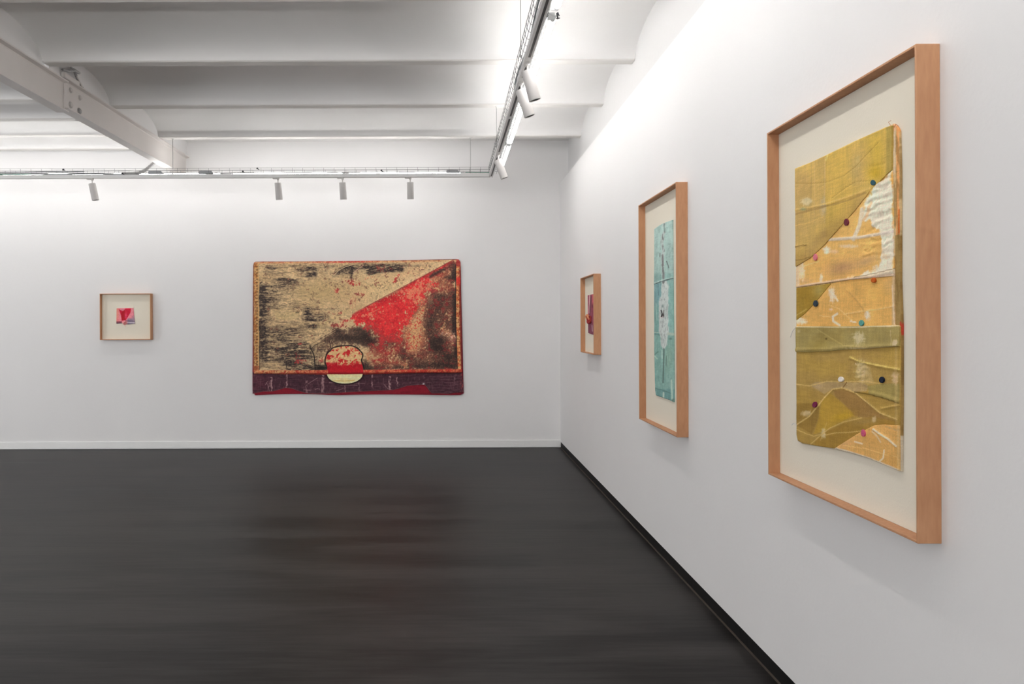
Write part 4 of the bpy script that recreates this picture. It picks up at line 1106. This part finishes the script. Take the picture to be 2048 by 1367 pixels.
# lower purple strip
stripP = [(108, 1040), (1894, 1035), (1906, 1180), (1906, 1212), (1840, 1216), (1780, 1226), (1700, 1222), (1636, 1222), (1615, 1200), (1595, 1170), (1572, 1146), (1500, 1152), (1426, 1157), (1370, 1176), (1309, 1193), (1200, 1197), (1100, 1203),
          (981, 1209), (860, 1216), (780, 1222), (741, 1224), (660, 1224), (577, 1222), (520, 1208), (440, 1180), (385, 1175), (330, 1192), (273, 1206), (200, 1206), (150, 1216), (107, 1226)]
def ps(u, v):
    X, Y = to7(u, v)
    c = Canvas(X, Y, (72, 42, 52))
    c.mix((1-sm(105, 330, X))*.6, (92, 42, 56)); c.mix(sm(1600, 1800, X)*.4, (86, 50, 60))
    c.mix(sm(.55, .72, fbm(X/70, Y/5, 21))*.45, (116, 78, 86)); c.mix(sm(.5, .7, fbm(X/30, Y/14, 22))*.5, (48, 28, 36))
    c.mix(sm(.62, .72, fbm(X/5, Y/40, 24))*.4, (130, 92, 98))
    for (px, y0, y1, w, a) in ((268, 1080, 1200, 11, .8), (398, 1060, 1180, 9, .7), (568, 1110, 1218, 12, .5), (705, 1062, 1215, 16, .7), (900, 1130, 1215, 7, .6), (1018, 1062, 1200, 5, .6), (1128, 1062, 1190, 8, .7),
                               (1275, 1075, 1190, 12, .75), (1342, 1080, 1185, 7, .7), (245, 1120, 1200, 5, .5), (1832, 1062, 1140, 9, .4), (1570, 1070, 1100, 4, .4)):
        xx = px+10*(fbm(Y/22, X*0+px, 5)-.5)*2
        n = fbm(X/8, Y/14, 26+px % 7)
        m_ = (1-sm(w*.35, w, np.abs(X-xx)))*(Y > y0)*(Y < y1)*sm(.32, .55, n)
        c.mix(m_*a, (196, 156, 154))
    for P in ([(225, 1130), (240, 1160), (250, 1200)], [(215, 1150), (235, 1120)], [(640, 1190), (660, 1180), (680, 1185)], [(760, 1130), (1060, 1135)], [(860, 1150), (1000, 1152)], [(1230, 1145), (1260, 1180), (1290, 1190)],
              [(660, 1090), (580, 1140)], [(545, 1190), (600, 1196)], [(820, 1200), (880, 1180)]):
        c.line(P, 3, (190, 150, 150), .55)
    for k in range(6):
        yy = 1075+k*24; c.line([(1600, yy+6), (1700, yy), (1800, yy+8), (1880, yy-8)], 2, (126, 90, 98), .45)
    c.line([p for p in stripP[5:]], 5, (190, 120, 122), .55, .3)
    c.mix(c.ell(1567, 1140, 9, 8), (206, 196, 198))
    c.mix((1-sm(1052, 1066, Y+4*fbm(X/30, Y/30, 8)))*.7, (40, 22, 28))
    c.mix(sm(1870, 1895, X)*sm(.45, .6, fbm(X/10, Y/16, 28))*.7, (168, 78, 74))
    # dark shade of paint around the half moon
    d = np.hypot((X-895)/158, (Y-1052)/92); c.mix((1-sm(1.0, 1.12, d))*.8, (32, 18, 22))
    return c.linear(PG)
sheet('purple_strip', BP7(stripP), .0055, place_p, ps, lambda u, v: .0265+.003*(fbm(u*5, v*60, 6)-.5)+.003*(fbm(u*12, v*12, 7)-.5), .018, M['paint'], pt)
# yellow half moon
hm = [(895+152*math.cos(math.pi*k/24), 1050+88*math.sin(math.pi*k/24)**.9) for k in range(25)]
def ph(u, v):
    X, Y = to7(u, v); c = Canvas(X, Y, (240, 224, 176))
    c.mix(sm(.45, .7, fbm(X/60, Y/8, 3))*.4, (220, 196, 124)); c.line([(790, 1114), (900, 1116), (975, 1110)], 5, (206, 166, 66), .8, .2)
    c.mix((1-sm(1056, 1066, Y))*.5, (200, 170, 110)); c.mix(sm(.86, 1.0, np.hypot((X-895)/152, (Y-1050)/88))*.4, (238, 226, 180))
    return c.linear(PG)
o = sheet('half_moon', BP7(hm[::-1]), .005, place_p, ph, lambda u, v: np.full(u.shape, .032), .024, M['paint'], pt)
o['label'] = 'pale yellow half moon'

mainP = [(112, 135), (117, 110), (132, 98), (260, 97), (400, 99), (640, 95), (900, 92), (1150, 90), (1400, 86), (1640, 80), (1845, 75), (1868, 80), (1880, 98), (1884, 150), (1880, 260), (1884, 400), (1888, 600), (1890, 800), (1895, 960), (1896, 1035), (1885, 1046),
         (1800, 1048), (1600, 1047), (1400, 1051), (1200, 1056), (1050, 1062), (900, 1066), (750, 1064), (620, 1060), (500, 1056), (380, 1062), (250, 1054), (118, 1056), (112, 1000), (114, 850), (108, 700), (112, 500), (110, 300)]
def field(c, L, k=1.0):
    f = np.ones(c.x.size)
    for cx, cy, rx, ry, s_, a in L: f = f*(1-np.clip(s_, 0, 1)*.97*c.ell(cx, cy, rx*k, ry*k, a))
    return 1-f
CREAM, DARK, RED = (222, 192, 146), (46, 39, 38), (226, 50, 54)
LDK = [  # scrubbed dark paint, left and top
    (190, 450, 34, 60, .9, 0), (195, 530, 40, 30, .8, 0), (196, 330, 30, 45, .85, 0), (240, 470, 60, 90, .45, 0), (185, 640, 34, 60, .85, 0), (190, 740, 40, 70, .85, 0), (195, 870, 44, 120, .75, 0), (260, 340, 90, 60, .4, 0),
    (270, 155, 60, 14, .5, 8), (245, 190, 36, 20, .5, 0), (350, 250, 60, 16, .85, 0), (450, 262, 90, 18, .75, 4), (370, 300, 120, 30, .45, 0), (520, 175, 60, 16, .7, 8), (610, 160, 60, 20, .75, 0), (590, 215, 44, 18, .85, 0), (640, 200, 24, 24, .7, 0),
    (500, 130, 110, 16, .4, 0), (330, 150, 120, 30, .25, 0), (300, 400, 140, 60, .35, 0), (470, 330, 120, 50, .22, 0), (300, 480, 120, 30, .3, 0), (470, 446, 30, 12, .55, 0), (470, 490, 120, 9, .4, 4), (650, 500, 140, 9, .5, 4), (780, 505, 120, 9, .4, 2),
    (575, 540, 34, 36, .9, 0), (600, 580, 60, 26, .75, 0), (680, 560, 70, 30, .6, 0), (700, 600, 60, 14, .55, -8), (760, 600, 50, 20, .4, 0), (240, 590, 60, 12, .4, 0), (350, 640, 160, 40, .4, 0), (560, 640, 100, 30, .45, 0), (640, 650, 60, 16, .55, 0), (470, 700, 130, 40, .4, 0),
    (300, 720, 140, 50, .5, 0), (350, 800, 180, 60, .55, 0), (500, 850, 120, 60, .55, 0), (420, 870, 180, 60, .6, 0), (330, 930, 160, 26, .55, 0), (500, 940, 90, 40, .6, 0), (420, 960, 60, 50, .7, 0), (570, 1005, 150, 22, .75, 0), (640, 960, 40, 40, .75, 0), (690, 1000, 60, 26, 1, 0),
    (260, 1000, 110, 36, .3, 0), (600, 880, 50, 60, .35, 0), (690, 850, 36, 40, .4, 0), (330, 200, 50, 14, .4, 0), (400, 560, 90, 8, .3, 0), (800, 660, 50, 20, .55, -20), (730, 170, 20, 30, .55, 0), (780, 140, 60, 16, .5, 0), (860, 175, 70, 20, .65, -25), (830, 205, 50, 12, .6, -35),
    (950, 190, 14, 60, .95, 0), (940, 150, 60, 18, .8, 0), (900, 200, 70, 26, .5, 0), (1010, 150, 70, 22, .75, -20), (1100, 150, 80, 22, .95, 8), (1180, 130, 80, 14, .8, 0), (1120, 195, 60, 20, .7, 0), (1240, 175, 90, 16, .7, -5), (1330, 140, 60, 20, .9, 0), (1370, 168, 24, 24, .85, 0), (1290, 160, 60, 26, .5, 0), (1450, 130, 60, 14, .45, 0), (1520, 128, 30, 10, .4, 0), (1210, 150, 200, 40, .35, 0)]
RDK = [  # soft dark areas, right and bottom
    (830, 690, 50, 26, .85, 0), (880, 740, 120, 40, .85, 0), (960, 760, 150, 40, .75, 0), (1000, 680, 80, 30, .8, 0), (1060, 720, 60, 40, .85, 0), (1100, 770, 60, 34, .9, 0), (1060, 800, 90, 30, .6, 0), (740, 760, 50, 40, .6, -30), (720, 820, 50, 40, .45, 0), (1120, 650, 60, 30, .5, 20), (1240, 740, 120, 40, .45, 0),
    (680, 900, 40, 60, .4, 0), (1070, 980, 40, 40, .9, 0), (1090, 1010, 80, 20, .85, 0), (1240, 1000, 140, 18, .6, 0), (1280, 790, 80, 30, .5, 0), (1230, 830, 90, 30, .4, 0), (1395, 860, 26, 80, .6, 0), (1410, 910, 60, 30, .55, 0), (1370, 1000, 60, 20, .55, 0), (1530, 990, 110, 26, .8, 0), (1490, 930, 60, 40, .5, 0),
    (1700, 770, 70, 50, .98, 0), (1700, 840, 80, 40, .97, 0), (1640, 800, 40, 60, .8, 0), (1780, 910, 90, 50, .95, 0), (1700, 980, 110, 36, .85, 0), (1800, 990, 60, 30, .9, 0), (1600, 940, 90, 30, .45, 0), (1640, 560, 50, 120, .65, 0), (1620, 660, 40, 80, .75, 0), (1660, 450, 60, 70, .5, 0), (1720, 520, 70, 100, .55, 0), (1740, 640, 60, 50, .6, 0), (1760, 420, 60, 60, .5, 0), (1700, 400, 70, 30, .55, 0),
    (1826, 230, 28, 40, .95, 0), (1826, 180, 22, 50, .9, 0), (1790, 235, 40, 22, .7, 0), (1828, 400, 22, 60, .9, 0), (1830, 500, 20, 90, .97, 0), (1825, 620, 24, 80, .95, 0), (1828, 690, 20, 40, .95, 0), (1690, 190, 60, 12, .85, -28), (1740, 165, 50, 14, .7, -20), (1640, 215, 50, 12, .7, -28), (1820, 120, 24, 16, .7, 0), (1570, 600, 30, 70, .35, 0), (1840, 860, 16, 120, .9, 0), (1560, 860, 50, 30, .4, 0), (1300, 900, 80, 30, .3, 0)]
RRED = [(825, 345, 22, 20, .95, 0), (975, 285, 50, 14, .75, 0), (930, 262, 50, 16, .45, 0), (1000, 300, 30, 14, .55, 0), (1100, 238, 70, 10, .6, -18), (1350, 212, 14, 18, .85, 0), (1330, 240, 12, 14, .7, -40), (1318, 268, 18, 12, .85, -20), (1040, 375, 46, 24, .5, 0), (960, 430, 34, 60, .42, 0), (1130, 250, 100, 30, .3, 0), (1180, 150, 280, 50, .3, 0), (1450, 200, 60, 20, .35, 0),
    (800, 650, 60, 22, .55, -15), (880, 630, 50, 26, .65, -15), (930, 600, 50, 26, .6, 0), (860, 655, 60, 16, .5, 0), (700, 590, 60, 24, .35, 0), (785, 540, 30, 12, .6, 0), (860, 535, 30, 10, .5, 0), (518, 800, 22, 11, .95, -20), (455, 850, 12, 14, .7, 0), (490, 955, 36, 22, .97, 0), (530, 925, 50, 26, .6, 0), (480, 900, 40, 30, .35, 0), (690, 915, 26, 30, .6, 0), (690, 940, 22, 16, .8, 0),
    (745, 160, 26, 16, .6, 0), (900, 105, 120, 8, .7, 0), (560, 730, 60, 20, .35, 0), (1180, 780, 90, 40, .75, 0), (1260, 760, 120, 40, .75, 0), (1230, 850, 120, 40, .6, 0), (1250, 885, 34, 18, .95, 0), (1180, 940, 70, 26, .8, 0), (1100, 900, 50, 30, .5, 0), (1340, 830, 60, 50, .6, 0), (1440, 790, 40, 50, .5, 0), (1460, 850, 50, 26, .7, 0), (1424, 800, 12, 30, .9, 0), (1540, 742, 14, 14, .9, 0), (1150, 700, 60, 40, .8, 0),
    (1640, 360, 60, 40, .8, 0), (1720, 340, 90, 30, .6, 0), (1760, 440, 60, 24, .6, 0), (1700, 430, 60, 30, .5, 0), (1740, 560, 60, 60, .35, 0), (1690, 620, 60, 60, .35, 0), (1600, 880, 110, 40, .45, 0), (1600, 940, 90, 24, .5, 0), (1792, 132, 18, 16, .97, 0), (1840, 98, 26, 14, .8, 0), (1700, 150, 60, 9, .7, -28), (1812, 800, 20, 12, .7, 0), (1790, 760, 20, 16, .5, 0), (1350, 960, 80, 30, .55, 0), (1290, 910, 60, 40, .5, 0), (1470, 960, 50, 20, .4, 0), (1390, 900, 30, 60, .4, 0)]
CRM = [(1500, 660, 62, 90, .97, 0), (1545, 540, 26, 60, .9, 22), (1490, 780, 60, 60, .8, 0), (1430, 730, 30, 50, .5, 0), (1480, 850, 50, 34, .45, 0), (1405, 975, 36, 30, .75, 0), (1620, 945, 40, 26, .55, 0), (1740, 670, 24, 50, .5, 0), (1765, 700, 30, 26, .6, 0), (1815, 735, 24, 26, .9, 0), (1095, 920, 20, 40, .6, 0), (1050, 870, 30, 40, .4, 0), (1330, 920, 60, 30, .3, 0),
       (1570, 330, 60, 30, .45, -30), (1410, 380, 50, 26, .6, -30), (1690, 330, 40, 20, .4, 0), (1650, 245, 50, 16, .5, -25), (1560, 420, 60, 30, .35, -30), (1690, 600, 40, 60, .25, 0), (1200, 900, 80, 30, .25, 0), (1520, 440, 40, 30, .35, 0), (1700, 290, 60, 18, .35, 0)]
diagP = [(1815, 82), (1640, 180), (1500, 248), (1300, 374), (1140, 447), (1010, 512), (958, 545), (945, 590), (985, 618), (1060, 630), (1150, 680), (1180, 740), (1175, 800), (1370, 780), (1395, 690), (1440, 590), (1500, 500), (1570, 420), (1640, 350), (1680, 300), (1650, 230), (1800, 120)]
def pm(u, v):
    X, Y = to7(u, v)
    c = Canvas(X, Y, CREAM)
    st = fbm(X/95, Y/13, 1, 5); fi = fbm(X/22, Y/6, 2, 4); sp = fbm(X/10, Y/10, 3, 4); bl = fbm(X/42, Y/42, 4, 4); ds = fbm((X+Y*.5)/60, (Y-X*.5)/9, 5, 4)
    # cream ground, uneven
    c.mix(sm(.35, .7, fbm(X/150, Y/70, 6))*.55, (200, 168, 124)); c.mix(sm(.42, .68, fi)*.30, (184, 148, 108)); c.mix(sm(.48, .66, ds)*.25, (168, 138, 100))
    c.mix(c.ell(720, 360, 280, 100)*.55, (186, 160, 110)); c.mix(c.ell(1200, 300, 240, 60, -24)*.7, (222, 192, 140)); c.mix(c.ell(740, 610, 200, 26, -28)*.7, (214, 184, 132))
    c.mix(c.ell(1450, 180, 200, 60, -20)*.4, (206, 160, 120)); c.mix(c.ell(950, 400, 180, 90)*.25, (206, 160, 118))
    # scrubbed greys and blacks of the left and the top
    f = np.clip(field(c, LDK, 1.18)*1.05, 0, 1)
    tx = .45*st+.35*fi+.20*sp
    a = sm(.14, .92, f*.82+(tx-.5)*2.1*(.22+.78*f)+.07)
    c.mix(sm(.30, .62, st)*(1-sm(600, 900, X))*sm(.38, .6, fi)*.5*(1-.8*c.ell(760, 330, 260, 120)), (128, 106, 84))
    c.mix(a*.74, (88, 74, 66)); c.mix(sm(.50, 1, a)*sm(.36, .64, f*.4+tx*.6)*.9, (50, 42, 42))
    c.mix(sm(.2, .6, a)*sm(.56, .66, fbm(X/14, Y/5, 9))*.45, (172, 148, 112))
    # body of the red field
    side = (Y-(82+(1815-X)*.537))
    d = sdp(X, Y, diagP)
    dn = d+(bl-.5)*230*sm(15, 90, side)+(sp-.5)*130*sm(6, 40, side)
    base = sm(2, 16, side)*sm(950, 1120, X+.4*(Y-560))*sm(540, 640, Y+.25*(X-950))
    low = np.clip(sm(2, 14, side)*sm(1040, 1200, X), 0, 1)
    c.mix(low*.85*sm(.30, .52, .5*bl+.5*sp), (150, 78, 62)); c.mix(low*sm(.5, .62, fbm(X/8, Y/8, 44, 3))*.5, (196, 120, 84))
    rr = sm(.46, .72, field(c, RRED, 1.1)*.72+(.45*bl+.55*sp-.5)*2.2+.10)
    c.mix(sm(-6, 22, dn), RED)
    inr = sm(-6, 22, dn)
    c.mix(inr*sm(.45, .7, fbm(X/40, Y/30, 15))*.5, (190, 30, 42)); c.mix(inr*sm(.52, .70, fbm(X/13, Y/13, 16))*.4, (230, 86, 72)); c.mix(inr*c.ell(1280, 400, 110, 40, -15)*.6, (176, 26, 38))
    c.mix(inr*(1-sm(6, 40, side))*sm(.35, .55, bl)*.8, (160, 32, 40))
    mt = sm(.50, .60, .5*fbm(X/13, Y/13, 71, 4)+.5*fbm(X/30, Y/30, 72)-.11+.17*(c.ell(1420, 370, 110, 50, -30)+c.ell(1600, 320, 110, 60)+c.ell(1120, 540, 90, 30, -20)+c.ell(1500, 420, 70, 50)))
    c.mix(inr*mt*.75, (226, 150, 112)); c.mix(inr*sm(.5, .62, fbm(X/6, Y/6, 73, 3))*.18, (232, 110, 90))
    c.mix(rr*np.where(X < 900, .78, .9), (206, 62, 62))
    # dark areas of the right half
    g = np.clip(field(c, RDK, 1.18)*1.03, 0, 1)
    mx_ = (.40*bl+.60*sp-.5)*2.7
    ad = sm(.10, .82, g*.98+mx_*(1-.6*g)+.10*sm(1500, 1700, X)+.10*sm(820, 980, Y)*sm(1050, 1200, X))
    ad = ad*(1-inr*.75*(1-sm(1500, 1640, X)))
    c.mix(ad*.80, (70, 52, 48)); c.mix(sm(.6, 1, g)*ad*.7, (42, 35, 34))
    c.mix(ad*sm(.52, .66, fbm(X/7, Y/7, 45, 3))*.5*(1-.65*sm(.75, 1, g)), (150, 104, 82))
    c.mix(ad*sm(.56, .68, fbm(X/30, Y/24, 46, 4))*.55*(1-sm(.8, .95, g))*sm(1000, 1100, X), (150, 44, 46))
    # cream broken through
    k = field(c, CRM, 1.1)
    ac = sm(.36, .72, k*.86+(.35*bl+.65*sp-.5)*2.0+.02)
    c.mix(ac*.92, (220, 176, 124))
    c.mix(sm(.35, .7, k)*sm(.56, .63, fbm(X/9, Y/9, 18, 3))*.8, (200, 60, 54))
    c.mix(c.ell(1815, 738, 30, 34)*sm(.42, .58, sp)*.9, (238, 196, 176)); c.mix(c.ell(1745, 710, 40, 16)*sm(.5, .6, sp)*.8, (234, 190, 168))
    c.mix(c.ell(1640, 420, 46, 40)*sm(.44, .6, bl)*.45, (170, 146, 110))
    # sharp upper edge of the red
    c.mix((side < 2)*(side > -26)*sm(1020, 1200, X)*.35, (224, 194, 146))
    c.mix((side > 0)*(1-sm(4, 12, side))*sm(1000, 1100, X)*.6, (130, 40, 42))
    # pale rectangle with its drawn edge
    c.mix(sm(-4, 10, sdp(X, Y, [(290, 530), (460, 522), (512, 532), (500, 575), (430, 600), (310, 590)]))*.6, (206, 180, 130))
    for P, w, col, a_ in (([(800, 215), (850, 168), (900, 142), (955, 126)], 4, (226, 194, 150), .8), ([(968, 194), (1005, 162), (1055, 128)], 5, (204, 160, 134), .85), ([(640, 635), (720, 592), (800, 562), (850, 548)], 3, (226, 196, 146), .5),
        ([(595, 800), (690, 740), (810, 676)], 3.5, (210, 180, 138), .8), ([(612, 810), (700, 758), (815, 690)], 3, (198, 168, 130), .75), ([(603, 806), (695, 750), (812, 683)], 2.2, (92, 72, 62), .7), ([(332, 745), (362, 708)], 5, (72, 62, 54), .75), ([(318, 740), (350, 705)], 3, (190, 160, 120), .6),
        ([(268, 522), (400, 515), (515, 512), (524, 530), (518, 552)], 3.5, (232, 204, 150), .85), ([(500, 726), (575, 720)], 4, (64, 50, 46), .75), ([(470, 722), (500, 716), (578, 712)], 3, (228, 198, 150), .55), ([(478, 532), (503, 530)], 7, (84, 72, 54), .7), ([(270, 518), (400, 510)], 2.5, (120, 100, 74), .5),
        ([(1520, 195), (1522, 340)], 2.5, (226, 150, 130), .5), ([(1498, 215), (1500, 330)], 2.5, (206, 110, 100), .45), ([(1536, 200), (1538, 280)], 2, (120, 60, 56), .5), ([(965, 385), (960, 500)], 3, (196, 92, 80), .45), ([(944, 400), (938, 500)], 2.5, (196, 92, 80), .4), ([(985, 395), (985, 490)], 2.5, (196, 92, 80), .35),
        ([(1110, 580), (1170, 566), (1230, 590)], 2.5, (236, 130, 100), .5), ([(1180, 522), (1240, 548)], 3, (236, 160, 120), .5), ([(1120, 532), (1190, 500)], 5, (226, 160, 116), .55), ([(1409, 930), (1409, 1000)], 3, (150, 60, 52), .7)):
        c.line(P, w, col, a_, .3)
    # island of cream and red with a black outline
    isl = smooth_poly([(742, 985), (728, 950), (736, 912), (748, 880), (776, 858), (790, 836), (850, 822), (905, 818), (955, 818), (1000, 838), (1026, 864), (1044, 885), (1042, 915), (1030, 935), (1040, 965), (1052, 1000), (1060, 1075), (745, 1075)], 2)
    di = sdp(X, Y, isl)
    c.mix((1-sm(1+4*bl, 5+7*bl, np.abs(di+4)))*(Y < 1012)*.95, (36, 26, 26))
    i0 = sm(0, 3, di)
    c.mix(i0, (226, 188, 134)); c.mix(i0*sm(.45, .65, fi)*.35, (206, 150, 104))
    c.mix(i0*sm(.52, .58, .5*fbm(X/24, Y/24, 33)+.5*fbm(X/11, Y/11, 34)), (206, 54, 52))
    c.mix(i0*sm(.3, .6, c.ell(925, 875, 20, 30)+(sp-.5)), (204, 44, 46)); c.mix(i0*sm(.3, .6, c.ell(760, 915, 20, 22)+(sp-.5)), (204, 44, 46)); c.mix(i0*sm(.3, .6, c.ell(858, 940, 28, 14)+(sp-.5)), (204, 44, 46))
    c.mix(i0*sm(950, 988, Y+40*(bl-.5)*2-14*(X > 830)), (186, 26, 38))
    c.line([(598, 812), (602, 838), (622, 868), (634, 905), (638, 960), (644, 1020)], 6.5, (38, 32, 32), .95, .35)
    c.line([(606, 862), (612, 900), (618, 930)], 3, (70, 62, 54), .6); c.line([(632, 955), (632, 1020)], 3, (150, 134, 104), .55)
    c.line([(612, 835), (640, 812), (690, 786)], 4, (56, 46, 42), .7); c.line([(764, 776), (776, 830), (756, 852), (736, 890)], 7, (60, 34, 38), .85, .3); c.line([(780, 780), (790, 825)], 4, (56, 34, 36), .6)
    c.mix(c.ell(690, 1005, 46, 18)*1.2, (40, 34, 32)); c.line([(395, 950), (400, 1010), (440, 1026), (520, 1020), (560, 1030), (640, 1012)], 5.5, (46, 40, 40), .8, .3)
    # scalloped dark margin at the left
    for (cy, r) in ((300, 34), (345, 30), (410, 24), (450, 26), (490, 34), (530, 26)):
        dd = np.hypot((X-206)/36, (Y-cy)/r); c.mix((1-sm(.02, .22, np.abs(dd-1)))*(X < 192)*.6, (56, 48, 46)); c.mix((1-sm(.5, 1.0, dd))*(X < 215)*.45*sm(.35, .6, fi), (62, 54, 50))
    c.line([(168, 610), (172, 700), (166, 800), (170, 900), (168, 1015)], 7, (58, 48, 44), .7, .2)
    # borders
    nb = fbm(X/22, Y/22, 41, 4); fb = fbm(X/9, Y/9, 42, 3)
    ex = 163+3*np.sin(Y/37)
    L = 1-sm(ex-2, ex+2, X)
    c.mix(L, (202, 160, 106)); c.mix(L*sm(.40, .6, nb)*(1-sm(140, 152, X))*.85, (176, 112, 60)); c.mix(L*sm(.52, .68, fb)*.7*(1-sm(146, 156, X)), (120, 68, 38)); c.mix(L*(1-sm(110, 128, X+4*(nb-.5)))*.8, (92, 42, 38))
    dots = L*np.exp(-((X-147)/6.5)**2-(((Y+8) % 27-13.5)/4.5)**2); c.mix(dots*.95, (70, 38, 28)); c.mix(L*(Y > 985)*.6, (160, 84, 58))
    ty_ = Y+(X-200)*.0105
    T = (1-sm(110, 120, ty_+8*(nb-.5)))*(1-sm(1690, 1790, X))
    c.mix(T*.85, (200, 152, 108)); c.mix(T*sm(.48, .62, nb)*.7, (176, 98, 70)); c.mix(T*sm(500, 900, X)*(1-sm(1000, 1250, X))*sm(.36, .5, fb)*.8, (204, 62, 60)); c.mix(T*sm(.55, .68, fb)*.5, (130, 72, 52)); c.mix((1-sm(97, 103, ty_))*.8, (84, 34, 40))
    exr = 1843+np.clip((Y-600)*.035, 0, 16)
    Rr = sm(0, 4, X-exr)*(Y > 138)
    c.mix(Rr, (218, 168, 112)); c.mix(Rr*sm(.44, .58, nb)*.9, (208, 108, 64)); c.mix(Rr*sm(22, 34, X-exr+8*(nb-.5))*.9, (136, 48, 46)); c.mix(Rr*sm(.54, .66, fb)*.75, (128, 58, 38)); c.mix(Rr*np.clip(c.ell(1862, 262, 30, 34)*1.5, 0, 1), (210, 62, 52)); c.mix(sm(0, 4, X-exr)*(Y <= 138)*.7, (168, 46, 48))
    c.mix((1-sm(1, 6, np.abs(X-exr+3)))*(Y > 120)*(Y < 1010)*.8, (40, 32, 32))
    bl0 = 1026-(X-110)*.0065
    B = sm(-3, 3, Y-bl0)*(~((X > 752) & (X < 1056)))
    c.mix(B, (196, 66, 52)); c.mix(B*(1-sm(350, 860, X))*sm(.22, .42, nb), (208, 162, 112)); c.mix(B*sm(.44, .58, nb)*.8, (214, 124, 84)); c.mix(B*sm(.54, .66, fb)*.7, (150, 52, 42)); c.mix(sm(-3, 3, Y-bl0)*(1-sm(4, 12, bl0+32-Y))*.55, (118, 30, 36))
    c.mix(sm(1036, 1046, Y)*((X > 752) & (X < 1056))*.5, (140, 20, 32))
    c.mul(1+.10*(fbm(X/5, Y/5, 61, 2)-.5)*2)
    return c.linear(PG)
def hm_(u, v):
    X, Y = to7(u, v)
    h = .033+.003*(fbm(X/90, Y/90, 51)-.5)
    e = sdp(X, Y, mainP)
    h = h+.0045*np.exp(-((e-20)/22)**2)-.008*(1-sm(0, 14, e))
    h = h+.0022*np.exp(-(dline(X, Y, [(1810, 84), (1500, 250), (1300, 372), (1010, 512), (700, 660), (600, 800)])/9)**2)
    h = h+.003*np.exp(-(dline(X, Y, [(598, 815), (622, 870), (638, 960), (644, 1020)])/7)**2)
    h = h+.0016*(fbm(X/9, Y/9, 53, 3)-.5)
    return h
sheet('painted_sheet', BP7(mainP), .0040, place_p, pm, hm_, .022, M['paint'], pt)
